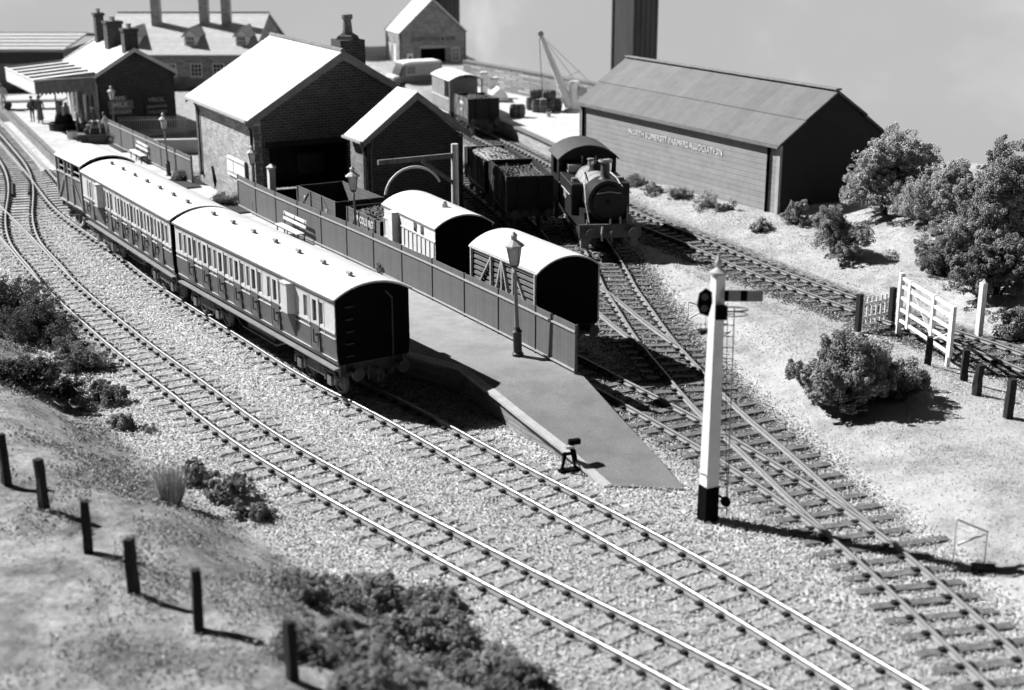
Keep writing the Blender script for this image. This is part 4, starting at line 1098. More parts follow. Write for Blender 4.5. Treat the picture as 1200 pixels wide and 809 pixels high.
# farm shed
L, W, e, r, b0 = 17.91, 7.0, 3.82, 6.18, .3
t = thing('farm_store', 'long grey boarded farm store with ribbed roof and white lettering', 'warehouse', (12.55, 66.43, 0), R(119.7))
mb = MB(); mb.wall_x(.1, L - .1, -.35, -.2, b0 - .5, e - .05); mb.build('wall', 'clad', t)
mb = MB(); mb.wall_x(.1, L - .1, -W + .2, -W + .35, b0 - .5, e - .05); mb.box(L - .25, L - .12, -W + .2, -.2, b0 - .5, e - .05); mb.prism_x([(-.22, e - .06), (-W / 2, r - .15), (-W + .22, e - .06)], L - .25, L - .122); mb.build('back_wall', 'clad', t)
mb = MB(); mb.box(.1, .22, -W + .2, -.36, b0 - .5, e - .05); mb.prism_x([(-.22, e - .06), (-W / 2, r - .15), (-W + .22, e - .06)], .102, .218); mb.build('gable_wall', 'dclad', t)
mb = MB(); k2 = .46
for s, y0 in ((1, 0), (-1, -W)):
    ym, zm = y0 + (-W / 2 - y0) * k2, e + (r - e) * k2
    mb.prism_x([(y0, e), (ym, zm), (ym, zm - .1), (y0, e - .08)][::s], -.02, L + .02)
    mb.prism_x([(ym + (.06 if s > 0 else -.06), zm + .02), (-W / 2, r + (.002 if s > 0 else 0)), (-W / 2, r - .1), (ym + (.06 if s > 0 else -.06), zm - .04)][::s], -.05, L * .55)
    mb.cur = 1
    mb.prism_x([(ym + (.06 if s > 0 else -.06), zm + .02), (-W / 2, r + (.002 if s > 0 else 0)), (-W / 2, r - .1), (ym + (.06 if s > 0 else -.06), zm - .04)][::s], L * .55 + .01, L + .05)
    mb.cur = 0
MAT['sheetb'] = boards('newer_ribbed_roof_sheet', .175, .95, 'x', .10, .015, .85, .9)
mb.build('roof', ['sheet', 'sheetb'], t)
mb = MB(); mb.bar((-.06, -W / 2, r + .05), (L + .06, -W / 2, r + .05), .36, .1); mb.build('ridge_capping', 'mid', t, bevel=.03)
mb = MB(); mb.box(0, L, -.06, .08, e - .16, e - .05); mb.build('gutter', 'mid', t)
mb = MB(); mb.cyl((.85, -.12, b0 - .3), (.85, -.12, e - .1), .07); mb.box(.78, .92, -.2, -.1, e - .5, e - .3); mb.build('downpipe', 'black', t)
mb = MB(); mb.cyl((L - .6, -.12, b0 - .3), (L - .6, -.12, e - .1), .07); mb.build('downpipe', 'black', t)
mb = MB(); mb.box(.06, .3, -.2, -.17, b0 - .3, e - .1); mb.build('corner_board', 'lgrey', t)
text('NORTH SOMERSET FARMERS ASSOCIATION', .46, 'fletter', t, (8.6, -.185, 2.78), (math.pi / 2, 0, math.pi), sx=.92)

# office
L, W, e, r = 4.83, 6.54, 3.6, 6.6
t = thing('merchant_office', 'small gabled brick merchants store with dark doorway and fascia lettering', 'store', (-10.25, 130.6, 0), R(110.2))
mb = MB(); mb.wall_x(.1, L, -.3, -.1, 0, e); mb.wall_x(.1, L, -W + .1, -W + .3, 0, e); mb.build('wall', 'stone', t)
MAT['brickoff'] = brick('weathered_brick', .30, .38, .36, .13, .022, .45)
mb = MB(); mb.wall_y(-W + .1, -.1, .1, .35, 0, e, [(-W * .68, -W * .32, 0, 2.15)]); mb.prism_x([(-.1, e), (-W / 2, r - .15), (-W + .1, e)], .1, .35); mb.build('gable_wall', 'brickoff', t)
mb = MB(); mb.box(.6, .7, -W + .3, -.3, 0, 2.6); mb.build('doorway', 'black', t)  # black sheet behind the opening stands in for the interior's shade
gable_roof(t, L, W, e, r, .1, 'slate', .05)
mb = MB(); mb.box(.04, .1, -W + .3, -.3, 2.72, 3.25); f_ = mb.build('fascia_board', 'grey', t)
text('JOSEPH COLE & SON', .46, 'yspot', f_, (.035, -W / 2, 2.98), (math.pi / 2, 0, -math.pi / 2), sx=.98)
mb = MB(); mb.box(.02, .1, -W * .7, -W * .3, 2.15, 2.4); mb.build('door_lintel', 'lgrey', t)
mb = MB(); mb.box(.05, .1, -1.35, -.75, 1.0, 1.75); n_ = mb.build('notice_board', 'white', t)
mb = MB(); mb.cyl((.05, -1.05, 1.38), (.04, -1.05, 1.38), .14, n=16); mb.build('poster_disc', 'iron', n_)
window(t, .1, -W + .8, 1.0, .7, 1.1, 'y', -1, cols=2, rows=3, glass='winreflect')
for x_ in (1.2, 2.9): window(t, x_, -.1, 1.0, .8, 1.4, 'x', 1, cols=1, rows=1, glass='white')
for x_, y_, h_, lb in ((8.9, 104.5, 16, 'tall dark square column rising behind the farm store roof'), (-6.6, 140.3, 18, 'tall dark square column rising behind the merchants store')):
    mb = MB(); mb.box(-1.05, 1.05, -1.25, 1.25, 0, h_)
    for k in range(5): mb.box(-1.1, -1.05, -1.1 + k * .5, -1.0 + k * .5, 0, h_)
    for sx_ in (-1, 1): mb.box(sx_ * 1.05 - .06, sx_ * 1.05 + .06, 1.2, 1.31, 0, h_)
    MAT['column'] = M('dark_ribbed_column', .07, .8, .35, .8, .01, streak=True)
    o = mb.build('dark_column', 'column', loc=(x_, y_, 0), rot=(0, 0, R(130))); tag(o, lb, 'column')

# station building
P0 = (-26.0, 89.1); L, W, e, r, b0 = 9.0, 5.3, 4.5, 6.0, .9
t = thing('station_building', 'station building with dark brick gable, white roof and three chimneys', 'station building', (P0[0], P0[1], 0), R(120))
mb = MB(); mb.wall_x(.2, L - .2, -.4, -.2, b0, e - .1, [(1.0, 1.9, b0, 3.1), (3.4, 4.3, b0, 3.1), (2.3, 3.0, 1.8, 3.0), (5.2, 6.2, 1.8, 3.0)]); mb.wall_x(.2, L - .2, -W + .2, -W + .4, 0, e - .1); mb.box(L - .4, L - .2, -W + .2, -.2, 0, e); mb.build('wall', 'brickm', t)
mb = MB(); mb.box(.2, .4, -W + .2, -.2, 0, e - .1); mb.prism_x([(-.2, e - .1), (-W / 2, r - .12), (-W + .2, e - .1)], .2, .4); mb.build('gable_wall', 'brickdd', t)
gable_roof(t, L, W, e, r, .12, 'roof', .05)
mb = MB()
for x0 in (-.06, L - .06):
    for y0 in (0, -W): mb.prism_x([(y0, e + .06), (-W / 2, r + .1), (-W / 2, r - .16), (y0, e - .2)], x0, x0 + .16)
mb.build('gable_coping', 'roof', t)
chimney(t, .6, -W / 2 + .1, r - .6, r + 1.25, .8, .85, 'brickdd'); chimney(t, 4.4, -W / 2 + .1, r - .6, r + 1.45, .95, 1.0, 'brickdd', 3); chimney(t, 7.9, -W / 2 + .1, r - .5, r + 1.75, .6, .55, 'brickdd')
mb = MB()
for xa, xb in ((1.0, 1.9), (3.4, 4.3)): mb.box(xa, xb, -.36, -.32, b0, 3.1)
mb.build('door', 'lgrey', t)
window(t, 2.3, -.2, 1.8, .7, 1.2, 'x', 1); window(t, 5.2, -.2, 1.8, 1.0, 1.2, 'x', 1)
downpipe(t, .12, -.2, b0, e - .1, 'lgrey', .05)
s1 = MB(); s1.box(.15, .2, -1.95, -.95, 2.85, 3.12); s1.box(.14, .2, -2.35, -.75, 2.3, 2.84); s1.box(.15, .2, -2.15, -.85, 1.98, 2.29); s1 = s1.build('enamel_sign', 'grey', t)
for q_, y_, z_, sz in (("FRY'S", -1.45, 2.98, .3), ('MILK', -1.55, 2.57, .46), ('CHOCOLATE', -1.5, 2.13, .24)): text(q_, sz, 'letter', s1, (.13, y_, z_), (math.pi / 2, 0, -math.pi / 2))
s1 = MB(); s1.box(.15, .2, -4.65, -3.05, 1.75, 3.05); s1 = s1.build('enamel_sign', MAT['coat'], t)
for q_, z_, sz in (('VIROL', 2.75, .38), ('GROWING', 2.33, .27), ('CHILDREN', 1.98, .27)): text(q_, sz, 'lgrey', s1, (.13, -3.85, z_), (math.pi / 2, 0, -math.pi / 2))
# canopy
cn = MB(); cn.prism_y([(0, 0), (8.6, 0), (8.6, .06), (0, .06)], 0, 3.6)
cv = thing('platform_canopy', 'flat ribbed white canopy with toothed valance over the platform', 'canopy', (P0[0], P0[1], 0), R(120))
mb = MB(); mb.add([(0, -.1, 4.62), (8.6, -.1, 4.62), (8.6, 3.6, 4.36), (0, 3.6, 4.36), (0, -.1, 4.55), (8.6, -.1, 4.55), (8.6, 3.6, 4.29), (0, 3.6, 4.29)], [(0, 1, 2, 3), (7, 6, 5, 4), (0, 3, 7, 4), (3, 2, 6, 7), (2, 1, 5, 6), (1, 0, 4, 5)]); mb.build('roof', 'roof', cv)
mb = MB()
for k in range(6): x_ = .1 + k * 1.68; mb.bar((x_, -.1, 4.66), (x_, 3.62, 4.40), .12, .12)
mb.build('roof_rolls', 'mid', cv)
mb = MB()
for k in range(36): x_ = k * .24; mb.prism_y([(x_, 4.38), (x_ + .23, 4.38), (x_ + .23, 3.62), (x_ + .115, 3.48), (x_, 3.62)], 3.6, 3.64)
mb.build('front_valance', 'white', cv)
mb = MB()
for k in range(15): y_ = k * .24; mb.prism_x([(y_, 4.55 - k * .017), (y_ + .23, 4.54 - k * .017), (y_ + .23, 3.62), (y_ + .115, 3.48), (y_, 3.62)], -.04, 0)
mb.build('end_valance', 'mid', cv)
mb = MB(); mb.box(-.05, 8.62, 3.6, 3.68, 4.36, 4.44); mb.box(-.08, 0, -.1, 3.66, 4.40, 4.47); mb.build('fascia', 'white', cv)
for x_ in (2.6, 7.6): mb = MB(); mb.cyl((x_, 1.9, .9), (x_, 1.9, 4.42), .05); mb.bar((x_, 1.9, 3.8), (x_, 1.3, 4.42), .05); mb.cyl((x_, 1.9, .9), (x_, 1.9, 1.3), .09); mb.build('column', 'grey', cv)

# cottage and long low building at the back
t = thing('cottage_terrace', 'long slate roofed house with three dormers and three tall chimneys', 'house', (-25.4, 119.2, 0), 0)
x0, x1 = -9.2, 3.9
DP, EZ, RZ = 8.5, 2.82, 5.62       # half depth, eave and ridge heights
def rz_(y): return EZ + (RZ - EZ) * (y + .25) / (DP + .25)
mb = MB(); mb.wall_x(x0, x1, 0, .3, 0, 2.9); mb.box(x1 - .3, x1, .3, 2 * DP - .3, 0, 2.9); mb.box(x0, x0 + .3, .3, 2 * DP - .3, 0, 2.9); mb.prism_x([(0, 2.9), (DP, RZ - .14), (2 * DP, 2.9)], x1 - .3, x1 - .02); mb.build('wall', 'stone', t)
rf = MB(); rf.prism_x([(-.25, EZ), (DP, RZ), (DP, RZ - .14), (-.25, EZ - .12)], x0 - .1, x1 + .15); rf.prism_x([(2 * DP + .25, EZ), (DP, RZ + .002), (DP, RZ - .14), (2 * DP + .25, EZ - .12)][::-1], x0 - .1, x1 + .15); rf.build('roof', 'slatem', t)
mb = MB(); mb.bar((x0 - .1, DP, RZ + .03), (x1 + .15, DP, RZ + .03), .2, .1); mb.build('ridge_tiles', 'mid', t)
mb = MB(); mb.box(x0, x1, -.4, -.26, 2.62, 2.74); mb.build('gutter', 'mid', t)
for cx in (-5.3, -1.15, .75):
    zb_ = rz_(5.6) - .4
    mb = MB(); mb.box(cx - .38, cx + .38, 5.6, 6.4, zb_, 8.2); mb.box(cx - .45, cx + .45, 5.53, 6.47, 7.3, 7.45); c_ = mb.build('chimney', 'brickl', t)
for cx in (-6.4, -1.55, 2.75):
    y_ = 1.6; zz = rz_(y_) - .02
    d = MB(); d.box(cx - .5, cx + .5, y_, y_ + 3.0, zz - .1, zz + .8); d.prism_y([(cx - .5, zz + .8), (cx + .5, zz + .8), (cx, zz + 1.3)], y_ + .01, y_ + 3.2); dm = d.build('dormer', 'white', t)
    d = MB(); d.prism_y([(cx - .68, zz + .68), (cx, zz + 1.4), (cx, zz + 1.5), (cx - .72, zz + .76)], y_ - .15, y_ + 4.4); d.prism_y([(cx + .68, zz + .68), (cx + .72, zz + .76), (cx, zz + 1.502), (cx, zz + 1.4)], y_ - .15, y_ + 4.4); d.build('dormer_roof', 'slatem', dm)
    f = MB(); f.box(cx - .34, cx + .34, y_ - .05, y_ - .002, zz + .1, zz + .72); f.build('pane', 'dglass', dm)
    f = MB()
    for k in (-.34, -.115, .115, .34): f.box(cx + k - .02, cx + k + .02, y_ - .09, y_ - .05, zz + .1, zz + .72)
    for k in (.1, .41, .72): f.box(cx - .34, cx + .34, y_ - .085, y_ - .055, zz + k - .02, zz + k + .02)
    f.build('glazing_bars', 'white', dm)
for cx in (-6.0, -3.4, -1.25, .6, 2.2): window(t, cx, 0, 1.05, .85, 1.0, 'x', -1)
t = thing('long_low_building', 'long low building with slatted pale roof at the far left edge', 'building', (-36.8, 118, 0), 0)
mb = MB(); mb.wall_x(-26, 0, 0, .3, 0, 3.2); mb.box(-.3, 0, .3, 12, 0, 3.2); mb.build('wall', 'brickm', t)
mb = MB(); mb.prism_x([(-.3, 3.35), (7, 4.1), (7, 3.98), (-.3, 3.2)], -26, .1); mb.prism_x([(14.3, 3.35), (7, 4.102), (7, 3.98), (14.3, 3.2)][::-1], -26, .1)
mb.build('roof', 'slatem', t)
mb = MB()
for k in range(6): f_ = k / 5; mb.bar((-26, -.3 + 7.3 * f_, 3.38 + .75 * f_), (.1, -.3 + 7.3 * f_, 3.38 + .75 * f_), .12, .05)
mb.build('roof_battens', 'grey', t)
mb = MB(); mb.box(-11, -7.5, -.1, -.01, 2.35, 2.85); mb.build('fascia_board', 'lgrey', t)
mb = MB(); mb.box(-7, -6, -.1, -.01, 2.35, 2.85); mb.build('fascia_board', 'lgrey', t)
mb = MB(); mb.box(-26, 0, -.06, -.005, 2.2, 3.1); mb.build('dark_fascia', 'iron', t)

# boundary wall and wharf
wpts = [(-3.75, 116.0), (3.45, 104.6), (8.2, 97.2)]
t = thing('boundary_wall', 'rubble stone boundary wall running behind the wharf and crane', 'wall', (0, 0, 0))
mb = MB(); cp = MB()
for p, q in zip(wpts[:-1], wpts[1:]):
    p3, q3 = Vector((*p, 0)), Vector((*q, 0)); d = (q3 - p3).normalized(); n_ = Vector((-d.y, d.x, 0)) * .2
    mb.add([p3 - n_, q3 - n_, q3 + n_, p3 + n_, p3 - n_ + Vector((0, 0, 2.6)), q3 - n_ + Vector((0, 0, 2.6)), q3 + n_ + Vector((0, 0, 2.6)), p3 + n_ + Vector((0, 0, 2.6))], [(0, 1, 5, 4), (1, 2, 6, 5), (2, 3, 7, 6), (3, 0, 4, 7), (4, 5, 6, 7)])
    cp.bar(p3 + Vector((0, 0, 2.66)), q3 + Vector((0, 0, 2.66)), .55, .12)
mb.build('wall', 'stone', t); cp.build('coping', 'mid', t)
we = offs(T4, -1.75); we = we[(we[:, 1] > 83.6)][::3]
wp_ = [tuple(p) for p in we] + [(-3.2, 106), (-4.2, 115.7), (3.3, 104.2), (8.0, 96.9), (10.8, 88), (4.1, 83.2)]
t = thing('goods_wharf', 'raised pale paved wharf with curving brick face beside the line', 'wharf', (0, 0, 0))
bm = bmesh.new(); bv = [bm.verts.new((x, y, .9)) for x, y in wp_]; bm.faces.new(bv); bmesh.ops.triangulate(bm, faces=bm.faces[:]); me = bpy.data.meshes.new('surface'); bm.to_mesh(me); bm.free(); me.materials.append(MAT['concrete'])
if me.polygons[0].normal.z < 0: me.flip_normals()
o = bpy.data.objects.new('surface', me); COL.objects.link(o); o.parent = t
mb = MB(); eg = MB()
for p, q in zip(wp_, wp_[1:] + wp_[:1]):
    mb.add([(*p, -.1), (*q, -.1), (*q, .87), (*p, .87)], [(0, 1, 2, 3)]); eg.bar((*p, .86), (*q, .86), .34, .12)
mb.build('brick_face', 'brickl', t); eg.build('coping', 'mid', t)

# crane
c0 = G(667, 131, .9)
t = thing('wharf_crane', 'white jib crane leaning left over the wharf', 'crane', (c0.x, c0.y, .9))
mb = MB(); mb.lathe((.35, .1, 0), [(.75, 0), (.7, .12), (.42, .2), (.36, 1.9), (.42, 2.0), (.3, 2.1)], 16); mb.build('post', 'white', t, smooth=True)
tip = Vector((1.98 - c0.x, 99.5 - c0.y, 5.2)); ft = Vector((.05, 0, .35))
mb = MB(); mb.cyl(ft, tip, .34, .14, 14)
for f_ in (.3, .62, .97): pp = ft.lerp(tip, f_); mb.cyl(pp, pp + (tip - ft).normalized() * .08, .37 - .19 * f_, n=14)
mb.build('jib', 'white', t, smooth=True)
mb = MB(); mb.cyl(tip + Vector((0, -.1, .08)), tip + Vector((0, .1, .08)), .2, n=14); mb.build('pulley', 'lgrey', t)
mb = MB(); mb.tube([tip + Vector((-.1, 0, 0)), tip + Vector((.1, 0, -3.6))], .025); mb.tube([tip + Vector((.1, 0, -3.6)), tip + Vector((.18, 0, -3.8)), tip + Vector((.02, 0, -3.85))], .04); mb.build('hoist_cable', 'iron', t)
mb = MB(); mb.tube([tip, (1.5, .6, 1.9)], .02); mb.tube([tip, (.5, .2, 2.0)], .02); mb.tube([(-.1, .2, 2.4), (.75, .4, 2.8)], .03); mb.build('tie_rod', 'lgrey', t)
mb = MB(); mb.box(.6, 1.2, -.1, .5, 1.1, 1.7); mb.cyl((.9, -.3, 1.4), (.9, -.1, 1.4), .35, n=16); mb.build('winding_gear', 'lgrey', t)

# barrels
def barrel(loc, rot, label):
    t = thing('barrel', label, 'barrel', loc, 0, 'barrels on the wharf'); t.rotation_euler = rot
    mb = MB(); mb.lathe((0, 0, 0), [(.27, 0), (.33, .2), (.35, .43), (.33, .66), (.27, .86), (.24, .86), (.24, .82)], 16); mb.build('staves', 'barrel', t, smooth=True)
    mb = MB()
    for z, r_ in ((.06, .295), (.24, .343), (.60, .343), (.78, .298)): mb.lathe((0, 0, z), [(r_ - .01, 0), (r_ + .012, 0), (r_ + .012, .05), (r_ - .01, .05)], 16)
    mb.build('hoops', 'iron', t)
    return t
for px_, py_, lb in ((622, 129, 'upright barrel at the left end of the row by the stone wall'), (628.5, 131.5, 'upright barrel second from left in the row under the lying ones'), (636.5, 132, 'upright barrel in the middle of the row by the wall'), (645, 131, 'upright barrel just right of the middle of the row by the wall'), (653, 130, 'upright barrel at the right end of the row nearest the crane')):
    g_ = G(px_, py_, .9); barrel((g_.x, g_.y, .9), (0, 0, 0), lb)
for px_, py_, lb in ((603, 137.5, 'left one of two upright barrels near the wharf edge'), (609.8, 137.5, 'right one of two upright barrels near the wharf edge')):
    g_ = G(px_, py_, .9); barrel((g_.x, g_.y, .9), (0, 0, 0), lb)
g_ = G(630, 131, .9)
barrel((g_.x - .55, g_.y + .1, 2.1), (0, math.pi / 2, .15), 'barrel lying on its side on top of the row, left one')
barrel((g_.x + .4, g_.y + .1, 2.1), (0, math.pi / 2, -.1), 'barrel lying on its side on top of the row, right one')
g_ = G(643, 137, .9); mb = MB(); mb.lathe((0, 0, 0), [(.12, 0), (.18, .32), (.16, .32), (.11, .05)], 14); mb.tube([(-.17, 0, .3), (-.1, 0, .5), (.1, 0, .5), (.17, 0, .3)], .015)
o = mb.build('bucket', 'lgrey', loc=(g_.x, g_.y, .9)); tag(o, 'small pale bucket standing in front of the barrels', 'bucket')
# sheeted goods on the wharf
g_ = G(584, 118, .9); mb = MB(); mb.prism_x([(-.7, 0), (.7, 0), (.6, .5), (0, 1.0), (-.6, .5)], -.9, .9); o = mb.build('sheeted_load', 'white', loc=(g_.x, g_.y, .9), rot=(0, 0, R(95)), bevel=.06); tag(o, 'white ridge shaped sheeted stack on the wharf beside the wagons', 'covered load')
g_ = G(571, 115, .9)
for k_, (dx, hh, lb) in enumerate(((-.25, 1.9, 'tall narrow white crate left of the sheeted stack'), (.5, 1.5, 'shorter narrow white crate touching the sheeted stack'))):
    t = thing('crate', lb, 'crate', (g_.x + dx, g_.y + .3, .9)); mb = MB(); mb.box(-.26, .26, -.26, .26, 0, hh); mb.build('body', 'white', t, bevel=.03)
    mb = MB()
    for z in (.1, hh / 2, hh - .15): mb.box(-.3, .3, -.3, .3, z, z + .07)
    mb.build('battens', 'lgrey', t)
# ------------------------------------------------------------------ platform lamps
def make_lamp():
    t = thing('platform_lamp', 'x', 'lamp', (0, 0, 0), 0, 'lamps along the platform')
    mb = MB(); mb.lathe((0, 0, 0), [(.17, 0), (.17, .08), (.13, .12), (.13, .72), (.16, .76), (.10, .82), (.07, .9)], 14); mb.build('lamp_base', 'iron', t, smooth=True)
    mb = MB(); mb.lathe((0, 0, .85), [(.07, 0), (.045, 1.7), (.06, 1.72), (.04, 1.76), (.04, 1.9)], 12); mb.build('post', 'grey', t, smooth=True)
    mb = MB(); mb.lathe((0, 0, 2.72), [(.11, 0), (.16, .04), (.16, .07)], 4); mb.build('bracket', 'iron', t)
    mb = MB(); mb.lathe((0, 0, 2.79), [(.145, 0), (.25, .56)], 4); la = mb.build('lantern', 'pglass', t)
    mb = MB()
    for k in range(4):
        a = k * math.pi / 2; mb.bar((.15 * math.cos(a), .15 * math.sin(a), 2.79), (.26 * math.cos(a), .26 * math.sin(a), 3.35), .025)
    mb.build('glazing_bars', 'mid', la)
    mb = MB(); mb.lathe((0, 0, 3.35), [(.31, 0), (.30, .04), (.12, .17), (.09, .19), (.09, .30), (.12, .32), (.03, .42)], 8); mb.build('lantern_roof', 'lgrey', t)
    return t
lamp0 = make_lamp()
for i, (px_, py_, h_, lb) in enumerate(((607, 417, 4.05, 'tallest nearest lamp standing before the end of the boarded fence'), (419, 300, 3.7, 'platform lamp in front of the coal wagon, right of the slatted bench'), (299, 251, 3.2, 'platform lamp in front of the goods shed pillar'), (198, 206, 3.35, 'platform lamp between the bench and the goods shed wall'), (135, 163, 3.25, 'farthest platform lamp beside the porter and the enamel sign'))):
    o = lamp0 if i == 0 else copy_tree(lamp0)
    g_ = G(px_, py_, .9); o.location = g_; s = h_ / 3.77; o.scale = (s, s, s); o['label'] = lb; o.rotation_euler = (R(random.uniform(-1.5, 1.5)), R((-2.2, -1, .3, -.5, 0)[i]), R(35 + i * 13))

# benches
def make_bench(L=2.9):
    t = thing('platform_bench', 'x', 'bench', (0, 0, 0), 0, 'benches on the platform')
    for z, y in ((.46, .08), (.47, .22), (.46, .36)): mb = MB(); mb.box(0, L, y - .06, y + .06, z, z + .04); mb.build('seat_slat', 'white', t)
    for z in (.68, .92): mb = MB(); mb.box(0, L, -.06 - (z - .5) * .15, -.02 - (z - .5) * .15, z, z + .14); mb.build('back_slat', 'white', t)
    for x in (.15, L / 2, L - .15):
        mb = MB(); mb.bar((x, .36, 0), (x, .34, .46), .05); mb.bar((x, -.02, 0), (x, -.1, 1.05), .05); mb.bar((x, -.02, .44), (x, .42, .44), .05); mb.build('leg', 'iron', t)
    return t
bench0 = make_bench()
g_ = G(371, 283, .9)
bench0.location = (g_.x - .42, g_.y - .45, .9); bench0.scale = (.85, .85, .92); bench0.rotation_euler = (0, 0, R(121)); bench0['label'] = 'white slatted bench against the boarded fence behind the nearer coach'
b1 = copy_tree(bench0); g_ = G(173, 192, .9); b1.location = (g_.x, g_.y, .9); b1.rotation_euler = (0, 0, R(119)); b1['label'] = 'white slatted bench next to the flower mound by the station end'

# signal
g_ = G(829, 608, 0)
sig = thing('semaphore_signal', 'tall white wooden semaphore signal with black foot and banded arm', 'railway signal', (g_.x, g_.y, -.05), 0)
ps = MB()
def taper(mb, w0, w1, z0, z1):
    vs = [(sx * w / 2, sy * w / 2, z) for w, z in ((w0, z0), (w1, z1)) for sx, sy in ((-1, -1), (1, -1), (1, 1), (-1, 1))]
    mb.add(vs, [(3, 2, 1, 0), (4, 5, 6, 7)] + [(k, (k + 1) % 4, (k + 1) % 4 + 4, k + 4) for k in range(4)])
    return mb
ra = R(28)
taper(ps, .37, .26, .95, 6.35).build('post', 'white', sig, rot=(0, 0, ra), bevel=.02)
taper(MB(), .40, .385, 0, .95).build('post_foot', 'black', sig, rot=(0, 0, ra), bevel=.02)
mb = MB(); mb.lathe((0, 0, 6.35), [(.21, 0), (.21, .05), (.08, .12), (.05, .16), (.09, .24), (.09, .3), (.05, .36), (.02, .5), (.005, .56)], 12); mb.build('finial', 'lgrey', sig, smooth=True)
am = MB()
for a, b_, k in ((.14, .24, 1), (.24, .52, 0), (.52, .68, 1), (.68, 1.05, 0)):
    am.cur = k; am.box(a, b_, -.2, -.17, 5.72, 5.99)
am.build('arm', ['grey', 'black'], sig)
mb = MB(); mb.prism_y([(-.50, 5.62), (-.42, 5.42), (-.22, 5.36), (-.14, 5.7), (-.16, 5.95), (-.30, 6.04), (-.46, 5.92)], -.22, -.16); sp = mb.build('spectacle', 'black', sig)
for x_, z_ in ((-.33, 5.84), (-.33, 5.56)): mb = MB(); mb.cyl((x_, -.235, z_), (x_, -.15, z_), .085, n=18); mb.build('lens', 'dglass', sp)
mb = MB(); mb.box(-.06, .2, -.34, -.12, 5.3, 5.62); mb.build('signal_lamp', 'black', sig)
mb = MB()
for s in (-1, 1): mb.bar((.36 + s * .13, .1, 0.1), (.30 + s * .13, .05, 5.5), .025)
for k in range(19): z = .3 + k * .28; mb.bar((.36 - .06 * z / 5.5 - .13, .1 - .05 * z / 5.5, z), (.36 - .06 * z / 5.5 + .13, .1 - .05 * z / 5.5, z), .022)
for z in (1.5, 3.4, 5.1): mb.bar((.1, 0, z), (.3, .05, z), .025)
mb.build('ladder', 'mid', sig)
mb = MB(); pts = [(.38 + .36 * math.cos(a), -.02 + .2 * math.sin(a), 5.48) for a in np.linspace(0, 2 * math.pi, 17)]; mb.tube(pts, .02); mb.tube([(p[0], p[1], 5.36) for p in pts[::1]], .014); mb.build('platform_hoop', 'mid', sig)
mb = MB(); mb.bar((.1, -.15, .85), (.42, -.2, .62), .035); mb.cyl((.40, -.26, .60), (.40, -.14, .60), .12, n=16); mb.tube([(.42, -.2, .62), (.30, -.2, 3), (.22, -.2, 5.7)], .008); mb.build('balance_weight', 'black', sig)
mb = MB(); mb.bar((-.25, -.22, 1.35), (.45, .0, 1.05), .03); mb.build('stay', 'mid', sig)

# ground signal by the ramp edge
g_ = G(667, 552, 0)
t = thing('ground_lever', 'small black two legged point lever stand beside the ramp edge', 'point lever', (g_.x, g_.y, 0), R(20))
mb = MB(); mb.bar((-.22, 0, 0), (-.12, 0, .55), .07); mb.bar((.22, 0, 0), (.1, 0, .6), .12); mb.box(-.3, .3, -.12, .12, 0, .06); mb.bar((-.2, 0, .5), (.16, 0, .5), .07); mb.build('stand', 'black', t)
mb = MB(); mb.cyl((.06, -.03, .62), (.06, .05, .62), .05); mb.bar((.06, 0, .55), (.12, .1, .8), .06); mb.box(.02, .34, .02, .16, .72, .86); mb.build('disc', 'black', t)
mb = MB(); mb.box(-.12, .12, -.06, .06, .66, .72); mb.build('handle', 'lgrey', t)

# level crossing gate
ga, gb = G(1052, 388, .12), G(1110, 428, .12)
d = gb - ga; L = d.length
t = thing('crossing_gate', 'white five bar level crossing gate with diagonal brace', 'gate', (ga.x, ga.y, .1), math.atan2(d.y, d.x))
for x, h_, w in ((0, 2.15, .16), (L, 1.8, .12)): mb = MB(); mb.box(x - w / 2, x + w / 2, -w / 2, w / 2, -.1, h_); mb.build('gate_post', 'white', t)
mb = MB()
for z in (.45, .85, 1.28, 1.68, 1.98): mb.box(.12, L + .12, -.03, .03, z - .055, z + .055)
mb.build('bar', 'white', t)
mb = MB()
for x in (.75, L * .66, L + .1): mb.box(x - .08, x + .08, -.055, .055, .32, 2.06)
mb.build('upright', 'white', t)
mb = MB(); mb.bar((.8, .05, 1.85), (L * .66, .05, .55), .03, .13, up=(0, 1, 0)); mb.bar((L * .66, .05, .5), (L + .1, .05, 1.2), .03, .1, up=(0, 1, 0)); mb.build('brace', 'white', t)
g_ = G(1147, 390, .12)
mb = MB(); mb.box(-.1, .1, -.1, .1, -.1, 1.9); mb.lathe((0, 0, 1.9), [(.12, 0), (.02, .12)], 4); o = mb.build('gate_post', 'white', loc=(g_.x, g_.y, .05), rot=(0, 0, .4)); tag(o, 'lone white gate post beyond the line, in front of the dark bushes', 'post')
ga, gb = G(1008, 384, .15), G(1040, 377, .15); d = gb - ga; L = d.length
t = thing('wicket_gate', 'little white paling wicket gate between two dark posts', 'gate', (ga.x, ga.y, .1), math.atan2(d.y, d.x))
mb = MB()
for k in range(6): mb.box(.03 + k * L / 6, .03 + k * L / 6 + .09, -.02, .02, .15, 1.12)
mb.build('palings', 'white', t)
mb = MB(); mb.box(0, L, .02, .05, .35, .43); mb.box(0, L, .02, .05, .85, .93); mb.build('rail', 'white', t)
for x in (-.12, L + .18): mb = MB(); mb.box(x - .09, x + .09, -.09, .09, -.2, 1.3); mb.build('post', 'dwood', t)

